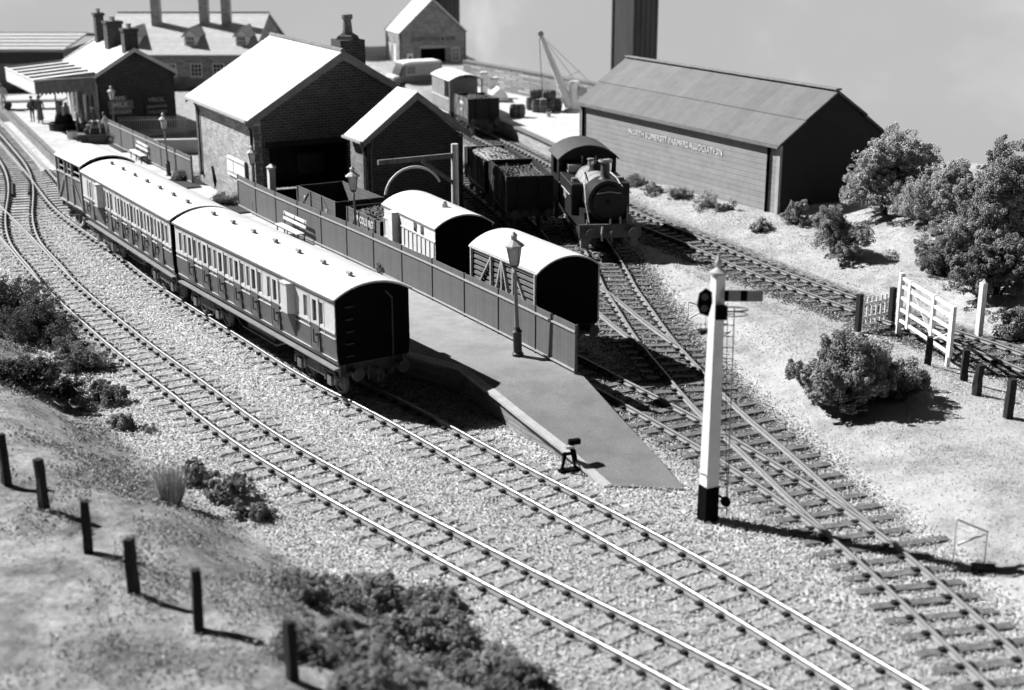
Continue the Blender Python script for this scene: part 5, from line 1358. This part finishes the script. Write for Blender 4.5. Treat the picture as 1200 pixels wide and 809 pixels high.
# rough timber posts
def post_thing(x, y, z, h, label, group, w=.2):
    mb = MB(); n_ = 6
    for k in range(n_):
        z0, z1 = -.3 + (h + .3) * k / n_, -.3 + (h + .3) * (k + 1) / n_
    rings = []
    for k in range(n_ + 1):
        zz = -.3 + (h + .3) * k / n_; ww = w / 2 * (1 - .12 * k / n_)
        rings.append([(sx * ww * random.uniform(.85, 1.12), sy * ww * random.uniform(.85, 1.12), zz) for sx, sy in ((-1, -1), (0, -1.05), (1, -1), (1.05, 0), (1, 1), (0, 1.05), (-1, 1), (-1.05, 0))])
    vs = [v for r_ in rings for v in r_]; m8 = 8
    fs = [(k * m8 + j, k * m8 + (j + 1) % m8, (k + 1) * m8 + (j + 1) % m8, (k + 1) * m8 + j) for k in range(n_) for j in range(m8)] + [tuple(range(m8))[::-1], tuple(range(n_ * m8, (n_ + 1) * m8))]
    mb.add(vs, fs)
    o = mb.build('fence_post', 'dwood', loc=(x, y, z), rot=(random.uniform(-.04, .04), random.uniform(-.03, .03), random.uniform(0, 1.5))); tag(o, label, 'fence post', group); return o
def bankpoint(px_, py_):
    z = 1.4
    for _ in range(12):
        g_ = G(px_, py_, z); z = .5 * z + .5 * Z(g_.x, g_.y)
    return G(px_, py_, z)
lbs = ['dark timber post farthest left, cut by the left edge of the picture', 'dark timber post second from the left on the near bank', 'dark timber post third from the left on the near bank', 'dark timber post fourth from the left on the near bank', 'dark timber post fifth from the left on the near bank', 'dark timber post nearest the camera, last on the right of the bank row']
for (px_, py_, hp), lb in zip(((8, 568, 60), (52, 598, 62), (104, 648, 64), (157, 695, 66), (233, 740, 76), (343, 797, 72)), lbs):
    g_ = bankpoint(px_, py_); ppm = 1660 / (g_.y * CP + (CAM_H - g_.z) * SP); post_thing(g_.x, g_.y, g_.z, hp / ppm / CP, lb, 'timber posts on the near bank', .19)
for px_, py_, hp, lb in ((1087, 427, 32, 'dark post directly in front of the white crossing gate'), (1129, 446, 36, 'dark post right of the crossing gate, left one of a close pair'), (1144, 463, 36, 'dark post right of the crossing gate, right one of a close pair'), (1181, 490, 46, 'dark post nearest the right edge of the picture')):
    g_ = bankpoint(px_, py_); ppm = 1660 / (g_.y * CP + (CAM_H - g_.z) * SP); post_thing(g_.x, g_.y, g_.z, hp / ppm / CP, lb, 'timber posts by the level crossing', .22)

# wire stands
def wire_stand(px_, py_, s, label, rz):
    g_ = bankpoint(px_, py_); t = thing('wire_stand', label, 'wire stand', g_, rz, 'wire stands beside the points')
    mb = MB(); mb.tube([(-.35 * s, 0, 0), (-.35 * s, 0, 1.25 * s)], .012); mb.tube([(.35 * s, 0, 0), (.35 * s, 0, 1.0 * s)], .012); mb.build('upright', 'lgrey', t)
    mb = MB(); mb.bar((-.35 * s, 0, 1.25 * s), (.37 * s, 0, .98 * s), .05); mb.build('arm', 'white', t)
    mb = MB(); mb.bar((.30 * s, 0, .92 * s), (-.28 * s, 0, .62 * s), .045); mb.build('arm', 'white', t)
    mb = MB(); mb.box(.1 * s, .6 * s, -.12, .12, -.02, .14); mb.build('foot', 'dwood', t)
wire_stand(1134, 668, 1.0, 'wire stand with two white arms by the right edge of the points', R(-8))
wire_stand(816, 391, .95, 'small wire stand on the grass just left of the signal post', R(10))

# loading gauge
t = thing('loading_gauge', 'timber loading gauge post with arm and curved white iron hoop', 'loading gauge', (-2.4, 59.0, 0), 0)
u = Vector((-.86, -.5, 0))
mb = MB(); mb.cyl((0, 0, 0), (0, 0, 5.1), .17, .15, 12); mb.build('post', 'lwood', t, smooth=True)
mb = MB(); mb.bar((0, 0, 4.62), u * 3.55 + Vector((0, 0, 4.62)), .16, .2); mb.bar((0, 0, 3.4), u * 1.5 + Vector((0, 0, 4.5)), .12, .14); mb.build('arm', 'wood', t)
hp = []
for a in np.linspace(math.pi * .97, math.pi * .12, 18): hp.append(u * (1.95 - 1.3 * math.cos(a)) * 1.0 + Vector((0, 0, 3.15 + 1.15 * math.sin(a))))
mb = MB(); mb.tube(hp[::-1], .055, 8); mb.build('hoop', 'white', t, smooth=True)
mb = MB()
for f_ in (1.15, 2.9): mb.tube([u * f_ + Vector((0, 0, 4.75)), u * f_ + Vector((0, 0, 4.1))], .03)
mb.build('hanger', 'iron', t)

# road vehicles
t = thing('road_van', 'small two tone delivery van with pale cab front outside the merchants store', 'van', (-7.9, 117.6, 0), R(205)); t.scale = (1.15, 1.15, 1.25)
for s in (-1, 1):
    mb = MB(); mb.box(-1.6, 1.05, s * .81 - .01, s * .81 + .01, 1.12, 1.85); mb.build('side_panel', 'lgrey', t)
    for xa in (.35,): mb = MB(); mb.box(xa, xa + .6, s * .83 - .01, s * .83 + .01, 1.25, 1.7); mb.build('side_window', 'dglass', t)
mb = MB(); mb.prism_y([(-1.7, .45), (1.9, .45), (1.95, 1.0), (1.45, 1.15), (1.15, 1.85), (.7, 1.95), (-1.6, 1.95), (-1.75, 1.7)], -.8, .8); mb.build('body', 'coatm', t, bevel=.08)
mb = MB(); mb.prism_y([(1.2, 1.93), (.7, 2.02), (-1.6, 2.02), (-1.7, 1.88), (1.15, 1.82)], -.82, .82); mb.build('roof', 'white', t, bevel=.03)
mb = MB(); mb.prism_y([(1.5, 1.17), (1.22, 1.78), (1.26, 1.8), (1.54, 1.19)], -.7, .7); mb.build('windscreen', 'glass', t)
mb = MB(); mb.box(1.44, 1.98, -.78, .78, .95, 1.13); mb.build('bonnet', 'white', t, bevel=.05)
for x in (-1.1, 1.2):
    for s in (-1, 1): mb = MB(); mb.cyl((x, s * .68, .36), (x, s * .85, .36), .36, n=20); w_ = mb.build('wheel', 'black', t); mb = MB(); mb.cyl((x, s * .845, .36), (x, s * .87, .36), .17, n=14); mb.build('hub_cap', 'lgrey', w_)
t = thing('covered_lorry', 'pale roofed lorry seen through the goods shed from the far side', 'lorry', (-11.6, 80.5, 0), R(100))
t.scale = (.8, .8, .78)
mb = MB(); mb.prism_x([(-1.1, .8), (1.1, .8), (1.1, 2.2)] + arc(2.2, 2.2, 2.6, 8)[::-1] + [(-1.1, 2.2)], -2, 2); mb.build('body', 'roof', t)
mb = MB(); mb.box(-3.2, -2.05, -.95, .95, .5, 2.0); mb.build('cab', 'grey', t, bevel=.08)
for x in (-2.6, 1.1):
    for s in (-1, 1): mb = MB(); mb.cyl((x, s * .8, .42), (x, s * 1.05, .42), .42, n=18); mb.build('wheel', 'black', t)

# ------------------------------------------------------------------ people
def person(loc, rz, label, arms='down', coat='coat', hat='iron', lean=0.0, skirt=False, h=1.75, armmat=None):
    t = thing('person', label, 'person', loc, rz)
    k = h / 1.75
    J = {'pelvis': (0, 0, .95), 'waist': (0, .01 + lean * .3, 1.12), 'chest': (0, lean * .7, 1.34), 'neck': (0, lean, 1.50), 'head0': (0, lean + .01, 1.58), 'head1': (0, lean + .02, 1.68),
         'hipL': (-.1, 0, .9), 'kneeL': (-.11, .03, .5), 'ankL': (-.12, 0, .09), 'toeL': (-.13, .16, .04), 'hipR': (.1, 0, .9), 'kneeR': (.11, .04, .5), 'ankR': (.12, -.02, .09), 'toeR': (.13, .14, .04),
         'shL': (-.19, lean * .95, 1.43), 'shR': (.19, lean * .95, 1.43)}
    if arms == 'down': e = {'elL': (-.26, lean - .02, 1.15), 'haL': (-.25, lean + .08, .90), 'elR': (.26, lean - .02, 1.15), 'haR': (.25, lean + .08, .90)}
    elif arms == 'forward': e = {'elL': (-.24, lean + .14, 1.2), 'haL': (-.2, lean + .4, 1.05), 'elR': (.24, lean + .14, 1.2), 'haR': (.2, lean + .4, 1.05)}
    else: e = {'elL': (-.3, lean + .02, 1.18), 'haL': (-.14, lean + .14, 1.02), 'elR': (.26, lean, 1.15), 'haR': (.25, lean + .08, .9)}
    J.update(e)
    Rr = dict(pelvis=.14, waist=.135, chest=.165, neck=.055, head0=.085, head1=.095, hipL=.095, kneeL=.062, ankL=.042, toeL=.04, hipR=.095, kneeR=.062, ankR=.042, toeR=.04, shL=.07, shR=.07, elL=.048, haL=.035, elR=.048, haR=.035)
    E = [('pelvis', 'waist'), ('waist', 'chest'), ('chest', 'neck'), ('neck', 'head0'), ('head0', 'head1'), ('pelvis', 'hipL'), ('hipL', 'kneeL'), ('kneeL', 'ankL'), ('ankL', 'toeL'), ('pelvis', 'hipR'), ('hipR', 'kneeR'), ('kneeR', 'ankR'), ('ankR', 'toeR'), ('chest', 'shL'), ('shL', 'elL'), ('elL', 'haL'), ('chest', 'shR'), ('shR', 'elR'), ('elR', 'haR')]
    ks = list(J)
    me = bpy.data.meshes.new('body'); me.from_pydata([tuple(c * k for c in J[q]) for q in ks], [(ks.index(a), ks.index(b_)) for a, b_ in E], [])
    o = bpy.data.objects.new('body', me); COL.objects.link(o)
    md = o.modifiers.new('s', 'SKIN'); md.use_smooth_shade = True
    sv = me.skin_vertices[0].data
    for i, q in enumerate(ks): sv[i].radius = (Rr[q] * k, Rr[q] * k * (.75 if q in ('chest', 'waist', 'pelvis') else 1)); sv[i].use_root = (q == 'pelvis')
    o.modifiers.new('u', 'SUBSURF').levels = 1
    dg = bpy.context.evaluated_depsgraph_get(); me2 = bpy.data.meshes.new_from_object(o.evaluated_get(dg)); me2.name = 'body'
    bpy.data.objects.remove(o)
    for mm in (coat, 'skin', 'iron'): me2.materials.append(MAT[mm])
    hand = [Vector(J['haL']) * k, Vector(J['haR']) * k]
    for p in me2.polygons:
        c = p.center
        if c.z > 1.50 * k or min((c - hh).length for hh in hand) < .06: p.material_index = 1
        elif c.z < .1 * k: p.material_index = 2
    b_ = bpy.data.objects.new('body', me2); COL.objects.link(b_); b_.parent = t
    hx = J['head1']
    mb = MB(); mb.lathe((0, hx[1] * k, (hx[2] + .02) * k), [(.155, 0), (.155, .015), (.10, .03), (.098, .10), (.07, .13), (.02, .135)], 12); mb.build('hat', hat, t, smooth=True)
    mb = MB(); mb.cyl((0, (hx[1] + .09) * k, (hx[2] - .05) * k), (0, (hx[1] + .125) * k, (hx[2] - .07) * k), .02, .012, 6); mb.build('nose', 'skin', t)
    if skirt: mb = MB(); mb.lathe((0, 0, .28 * k), [(.24, 0), (.2, .3), (.15, .62), (.17, .9)], 12); mb.build('long_coat', coat, t, smooth=True)
    return t
def pl(px_, py_, z=.9): g_ = G(px_, py_, z); return (g_.x, g_.y, z)
person(pl(5, 129), R(200), 'person in a pale jacket and dark trousers at the far left of the platform', 'down', 'coatl', 'iron')
person(pl(39, 143), R(160), 'shorter person in dark clothes, left of the standing pair by the canopy', 'bent', 'coat', 'iron', h=1.62)
person(pl(48, 145), R(190), 'taller person in a long grey coat, right of the standing pair', 'down', 'coatm', 'iron', skirt=True)
person(pl(93, 166), R(110), 'person in a dark suit and pale hat beside the white case', 'bent', 'coat', 'coatl')
person(pl(110, 160), R(200), 'person with a pale cap standing behind the luggage barrow', 'down', 'coatm', 'white')
person(pl(127, 167), R(80), 'porter in a white shirt leaning forward to push the luggage barrow', 'forward', 'coatl', 'iron', lean=.12)
g_ = G(85, 163, .9); mb = MB(); mb.box(-.3, .3, -.15, .15, .05, .48); mb.box(-.08, .08, -.02, .02, .48, .54); o = mb.build('suitcase', 'white', loc=g_, rot=(0, 0, .3), bevel=.03); tag(o, 'white suitcase standing on the platform at the feet of the man in dark', 'suitcase')
def trolley(px_, py_, rz, label, load):
    g_ = G(px_, py_, .9); t = thing('luggage_barrow', label, 'luggage barrow', g_, rz, 'barrows on the platform')
    mb = MB(); mb.box(-1.1, 1.1, -.5, .5, .5, .58); mb.bar((1.1, -.4, .55), (1.6, -.3, .95), .05); mb.bar((1.1, .4, .55), (1.6, .3, .95), .05); mb.build('deck', 'wood', t)
    for x in (-.75, .75):
        for s in (-1, 1): mb = MB(); mb.lathe((0, 0, -.03), [(.05, 0), (.24, 0), (.24, .06), (.05, .06)], 14); mb.build('wheel', 'iron', t, loc=(x, s * .45, .25), rot=(math.pi / 2, 0, 0))
    mb = MB(); mb.bar((-.75, -.45, .25), (-.75, .45, .25), .05); mb.bar((.75, -.45, .25), (.75, .45, .25), .05); mb.bar((-.75, 0, .25), (-.75, 0, .5), .1); mb.bar((.75, 0, .25), (.75, 0, .5), .1); mb.build('axle', 'iron', t)
    if load:
        for k_, (x0, x1, y0, y1, z0, z1, mt, lb) in enumerate(load):
            mb = MB(); mb.box(x0, x1, y0, y1, z0 + .002, z1); o = mb.build('trunk', mt, loc=g_, rot=(0, 0, rz), bevel=.03); tag(o, lb, 'trunk', 'luggage on the barrow')
            for q in (.25, .75): m2 = MB(); xx = x0 + (x1 - x0) * q; m2.box(xx - .03, xx + .03, y0 - .012, y1 + .012, z0 + .01, z1 + .012); m2.build('strap', 'white', o)
trolley(23, 128, R(15), 'dark empty platform barrow at the far left near the pale jacketed person', None)
trolley(57, 127, R(15), 'dark empty platform barrow beneath the station canopy', None)
trolley(114, 167, R(20), 'loaded luggage barrow in front of the porter', [(-.7, .5, -.35, .35, .58, .86, 'coat', 'large dark trunk at the bottom of the barrow load'), (-.55, .4, -.3, .3, .87, 1.12, 'coatm', 'middle grey trunk in the barrow load'), (-.4, .3, -.25, .25, 1.13, 1.3, 'coat', 'small dark case on top of the barrow load')])
g_ = G(76, 152, .9); t = thing('platform_kiosk', 'dark round platform seat stacked with pale parcels by the canopy column', 'seat', g_, 0)
mb = MB(); mb.lathe((0, 0, 0), [(.95, 0), (.95, .42), (1.0, .45), (.6, .5), (.5, .95), (.2, 1.0)], 18); mb.build('seat', 'dwood', t)
mb = MB()
for k in range(5): a = k * 1.25; mb.bar((.35 * math.cos(a), .35 * math.sin(a), .95), (.3 * math.cos(a), .3 * math.sin(a), 1.5 + .2 * (k % 2)), .16)
mb.build('parcels', 'coatl', t)
for k_, (x_, lb) in enumerate(((2.35, 'first pale poster board on the station wall under the canopy'), (4.5, 'second pale poster board on the station wall under the canopy'), (6.6, 'third pale poster board on the station wall under the canopy'))):
    mb = MB(); mb.box(0, .62, 0, .05, 0, 1.7); n_ = Vector((-.866, -.5, 0)); dd = Vector((-.5, .866, 0))
    p_ = Vector((P0[0], P0[1], 1.35)) + dd * x_ + n_ * .05; o = mb.build('poster_board', 'cream', loc=p_, rot=(0, 0, R(120))); tag(o, lb, 'poster board', 'poster boards under the canopy')

# ------------------------------------------------------------------ bushes, flowers
def blob_cloud(c, rx, ry, rz, nb, br, n, g, low=.0):
    Pn = []
    u = g.normal(size=(nb, 3)); u /= np.linalg.norm(u, axis=1)[:, None]; u[:, 2] = abs(u[:, 2]) * (1 - low) + low * u[:, 2]
    rad = g.uniform(.45, 1.0, nb)[:, None]
    B = u * rad * np.array([rx, ry, rz]) * .82
    Br = br * g.uniform(.6, 1.25, nb)
    which = g.integers(0, nb, n); d = g.normal(size=(n, 3)); d /= np.linalg.norm(d, axis=1)[:, None]
    # every clump carries smaller clumps, and the leaves sit on those
    ns = nb * 16; par = g.integers(0, nb, ns); ds = g.normal(size=(ns, 3)); ds /= np.linalg.norm(ds, axis=1)[:, None]
    SB = B[par] + ds * (Br[par] * g.uniform(.5, 1.05, ns))[:, None]; SR = Br[par] * g.uniform(.16, .42, ns)
    w2 = g.integers(0, ns, n)
    P = SB[w2] + d * (SR[w2] * g.uniform(.4, 1.05, n) ** .6)[:, None]
    P[:, 2] = np.maximum(P[:, 2], -.1)
    return P + np.array(c), B + np.array(c)
def bush(name, label, c, rx, ry, rz, n, leaf='leaf', size=.07, nb=None, br=None, group=None, cat='bush', seed=0, stems=True, base=0.12):
    g = np.random.default_rng(seed + 100)
    nb = nb or max(8, int(rx * ry * 9)); br = br or .32 * min(rx, rz) + .1
    t = thing(name, label, cat, c, 0, group)
    n = int(n * 1.75)
    P, B = blob_cloud((0, 0, rz * base), rx, ry, rz * (1 - base), nb, br, n, g)
    S = g.uniform(.45, 1.25, n) * size * .50; n_in = int(n * .12); P[:n_in] *= .6
    scatter('foliage', P, S, (TETV, TETF), leaf, t)
    if stems:
        mb = MB()
        for k in range(min(nb, 9)):
            q = Vector(B[k]); mid = Vector((q.x * .4, q.y * .4, max(.1, q.z * .55)))
            mb.cyl((q.x * .1, q.y * .1, -.15), mid, .06, .04, 6); mb.cyl(mid, q, .04, .015, 6)
        mb.build('stems', 'dwood', t)
    return t
def bp_(px_, py_): 
    g_ = bankpoint(px_, py_); return (g_.x, g_.y, g_.z - .05)
GR = 'bushes on the right hand ground'; GLb = 'bushes on the near left bank'
bush('bush', 'large rounded bush in front of the wicket gate and crossing gate', bp_(1000, 468), 2.35, 1.9, 2.5, 34000, 'leaf', .065, seed=1, group=GR, nb=34, br=.55)
bush('bush', 'low dark bush joined to the right foot of the large rounded bush', bp_(1058, 462), 1.0, .9, 1.1, 8000, 'leafd', .06, seed=2, group=GR)
bush('bush', 'mid sized bush on the slope below the black gable of the farm store', bp_(978, 297), 1.5, 1.3, 2.3, 17000, 'leaf', .06, seed=3, group=GR)
bush('bush', 'small round bush at the foot of the farm store corner', bp_(933, 264), .8, .8, 1.4, 5000, 'leaf', .06, seed=4, group=GR)
bush('bush', 'tiny grey bush left of the small round bush at the store corner', bp_(892, 270), .8, .5, .55, 3500, 'leafl', .06, seed=5, group=GR)
for i, (px_, py_, r_, h_, lb) in enumerate(((742, 218, .7, .8, 'feathery weed clump next to the tank engine cab'), (768, 226, .8, .6, 'low weed clump second from the engine along the store wall'), (800, 232, .8, .75, 'weed clump midway along the store wall'), (826, 243, .7, .95, 'tallest weed clump along the store wall'), (852, 246, .6, .4, 'small low weed clump nearest the store downpipe'))):
    bush('weed_clump', lb, bp_(px_, py_), r_, .5, h_, 3000, ('leaf', 'leafl')[i % 2], .05, seed=10 + i, group='weeds along the farm store wall', cat='weeds')
bush('tree', 'broad pale leaved tree leaning over against the black store gable', bp_(1043, 250), 2.8, 2.0, 4.4, 44000, 'leafl', .08, seed=20, nb=60, br=.65, group=GR, cat='tree', base=.15)
bush('bush', 'pale spotted bush just right of the broad tree on the rise', bp_(1112, 258), 2.5, 1.6, 3.3, 36000, 'leafl', .06, seed=21, nb=30, br=.5, group=GR)
bush('tree', 'tall dark tree at the right edge of the picture', bp_(1182, 270), 2.7, 1.9, 4.4, 56000, 'leaf', .08, seed=22, nb=80, br=.65, group=GR, cat='tree', base=.1)
bush('bush', 'dark spreading bush behind the lone white post', bp_(1165, 345), 2.5, 1.6, 2.9, 36000, 'leafd', .065, seed=23, nb=30, br=.5, group=GR)
bush('bush', 'grey bush closing the gap between the broad tree and the pale spotted bush', bp_(1080, 255), 1.5, 1.2, 2.6, 18000, 'leafl', .06, seed=27, nb=20, br=.5, group=GR)
bush('bush', 'low bush spilling down the bank above the lone white post', bp_(1100, 300), 1.3, .9, 1.2, 11000, 'leaf', .06, seed=28, group=GR)
bush('bush', 'pale bushy growth filling the slope between the broad tree and the tall tree', bp_(1140, 290), 2.2, 1.2, 1.9, 24000, 'leafl', .06, seed=26, nb=30, br=.5, group=GR)
bush('bush', 'dark low bush on the slope left of the spreading bush', bp_(1108, 322), 1.1, .9, 1.7, 12000, 'leafd', .06, seed=24, group=GR)
bush('bush', 'grey bush at the right edge beyond the running line', bp_(1196, 392), 1.3, 1.0, 1.6, 11000, 'leaf', .06, seed=25, group=GR)
# near left bank
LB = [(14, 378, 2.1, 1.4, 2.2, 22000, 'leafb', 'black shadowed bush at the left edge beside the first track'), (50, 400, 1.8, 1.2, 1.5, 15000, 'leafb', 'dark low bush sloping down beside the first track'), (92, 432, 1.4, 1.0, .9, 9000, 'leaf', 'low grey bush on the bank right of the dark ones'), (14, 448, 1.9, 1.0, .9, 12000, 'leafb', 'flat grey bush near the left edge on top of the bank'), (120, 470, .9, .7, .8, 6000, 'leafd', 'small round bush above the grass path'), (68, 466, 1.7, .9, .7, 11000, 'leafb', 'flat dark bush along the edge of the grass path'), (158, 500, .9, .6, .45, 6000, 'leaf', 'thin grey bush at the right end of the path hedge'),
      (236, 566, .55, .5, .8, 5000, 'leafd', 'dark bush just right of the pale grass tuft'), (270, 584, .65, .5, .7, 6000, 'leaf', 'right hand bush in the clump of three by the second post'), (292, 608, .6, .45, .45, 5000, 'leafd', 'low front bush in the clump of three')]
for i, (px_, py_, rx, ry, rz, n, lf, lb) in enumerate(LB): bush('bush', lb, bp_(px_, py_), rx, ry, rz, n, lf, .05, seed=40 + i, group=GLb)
LB2 = [(425, 705, 1.2, .9, .6), (485, 755, 1.4, 1.0, .7), (385, 765, 1.5, 1.0, .55), (555, 790, 1.2, .8, .6), (450, 828, 1.6, 1.1, .8), (605, 815, .9, .7, .5), (350, 700, 1.1, .7, .35), (505, 712, .8, .6, .4)]
l2 = ['grey leafy bush at the top of the big foreground clump', 'bush in the middle of the big foreground clump', 'bush at the left side of the big foreground clump', 'bush at the right side of the foreground clump near the rail', 'bottom bush of the foreground clump cut by the frame', 'farthest right bush of the foreground clump at the bottom edge', 'flat little bush left above the foreground clump', 'small bush above right of the foreground clump']
for i, ((px_, py_, rx, ry, rz), lb) in enumerate(zip(LB2, l2)): bush('bush', lb, bp_(px_, py_), rx, ry, rz, 15000, ('leaf', 'leaf', 'leafd')[i % 3], .045, nb=26, br=.3, seed=60 + i, group=GLb)
g_ = bankpoint(545, 735); bush('seedling', 'thin dark seedling standing beside the nearest rail', (g_.x, g_.y, g_.z), .1, .1, .45, 300, 'leafd', .03, nb=5, br=.08, seed=77, cat='seedling')
# pale tall tuft
g_ = bankpoint(200, 588); n = 700; a = rng.uniform(0, 6.28, n); r_ = .26 * rng.random(n) ** .5; hh = rng.uniform(.6, 1.25, n)
x, y = g_.x + r_ * np.cos(a), g_.y + r_ * np.sin(a); wa = rng.uniform(0, 6.28, n); wx, wy = .018 * np.cos(wa), .018 * np.sin(wa)
P0_ = np.stack([x - wx, y - wy, np.full(n, g_.z - .05)], 1); P1_ = np.stack([x + wx, y + wy, np.full(n, g_.z - .05)], 1); P2_ = np.stack([g_.x + (x - g_.x) * 1.1 + rng.normal(0, .16, n), g_.y + (y - g_.y) * 1.6, g_.z + hh * rng.uniform(.6, 1.1, n)], 1)
o = np_mesh('grass_tuft', np.stack([P0_, P1_, P2_], 1).reshape(-1, 3), np.arange(3 * n).reshape(-1, 3), 'straw'); tag(o, 'tall pale dry grass tuft at the end of the path on the near bank', 'grass tuft')
# flower beds
for px_, py_, rx, rz, lb in ((212, 212, .62, .6, 'round flower bush on the bed by the far goods shed corner'), (265, 240, .75, .85, 'round flower bush under the white sign board'), (140, 170, .8, .75, 'spiky plants in the bed beside the far bench'), (456, 322, .5, .55, 'dark plant at the fence foot behind the nearer coach roof')):
    g_ = G(px_, py_, .9); bush('flower_bush', lb, (g_.x, g_.y, .9), rx, rx * .8, rz, 3800, 'flower' if rx > .6 and px_ < 300 else 'leafd', .05, seed=px_, group='flower bushes on the platform', cat='flowers')
for px_, py_, w_, lb in ((214, 216, 1.4, 'soil bed under the far flower bush by the shed'), (272, 244, 1.5, 'soil bed under the flower bush by the sign board'), (146, 174, 1.5, 'soil bed beside the far bench')):
    g_ = G(px_, py_, .9); mb = MB(); mb.box(-w_, w_, -.55, .55, 0, .07); o = mb.build('flower_bed', 'earth', loc=g_, rot=(0, 0, R(120))); tag(o, lb, 'flower bed', 'flower beds on the platform')

# ------------------------------------------------------------------ a part whose pieces stand well apart becomes one object per piece
def pieces_of(me, mw):
    nv = len(me.vertices); par = list(range(nv))
    def find(i):
        while par[i] != i: par[i] = par[par[i]]; i = par[i]
        return i
    for e in me.edges:
        a, b_ = find(e.vertices[0]), find(e.vertices[1])
        if a != b_: par[a] = b_
    root = np.array([find(i) for i in range(nv)]); _, isl = np.unique(root, return_inverse=True); k = isl.max() + 1
    if k < 2 or k > 260: return None
    co = np.empty(nv * 3, np.float32); me.vertices.foreach_get('co', co); co = co.reshape(-1, 3).astype(float) @ np.array(mw.to_3x3()).T
    lo = np.full((k, 3), np.inf); hi = -lo; np.minimum.at(lo, isl, co); np.maximum.at(hi, isl, co)
    size = (hi - lo).max(axis=1)
    gap = np.maximum(0, np.maximum(lo[:, None] - hi[None], lo[None] - hi[:, None]))
    nearm = np.sqrt((gap ** 2).sum(2)) <= np.maximum(.02, .5 * np.maximum(size[:, None], size[None]))
    par2 = list(range(k))
    def f2(i):
        while par2[i] != i: i = par2[i]
        return i
    for a, b_ in zip(*np.nonzero(np.triu(nearm, 1))):
        ra_, rb_ = f2(a), f2(b_)
        if ra_ != rb_: par2[ra_] = rb_
    grp = np.array([f2(i) for i in range(k)]); u_, g2 = np.unique(grp, return_inverse=True)
    return (len(u_), g2[isl]) if len(u_) > 1 else None
users = {}
bpy.context.view_layer.update()
for o in list(COL.objects):
    if o.type == 'MESH' and o.parent and not o.get('kind'): users.setdefault(o.data, []).append(o)
for me, obs in users.items():
    if len(me.vertices) > 6000 or me is SLM: continue
    r_ = pieces_of(me, obs[0].matrix_world)
    if not r_ or r_[0] > 14: continue
    n_, pv = r_; base_name = me.name.split('.')[0]; new = []
    for k in range(n_):
        bm = bmesh.new(); bm.from_mesh(me); bm.verts.ensure_lookup_table()
        bmesh.ops.delete(bm, geom=[v for v in bm.verts if pv[v.index] != k], context='VERTS')
        m2 = bpy.data.meshes.new(base_name); bm.to_mesh(m2); bm.free()
        for mm in me.materials: m2.materials.append(mm)
        new.append(m2)
    for o in obs:
        o.data = new[0]
        for m2 in new[1:]:
            c = bpy.data.objects.new(base_name, m2); COL.objects.link(c); c.parent = o.parent; c.matrix_local = o.matrix_local
            if 'label' in o: c['label'] = o['label']
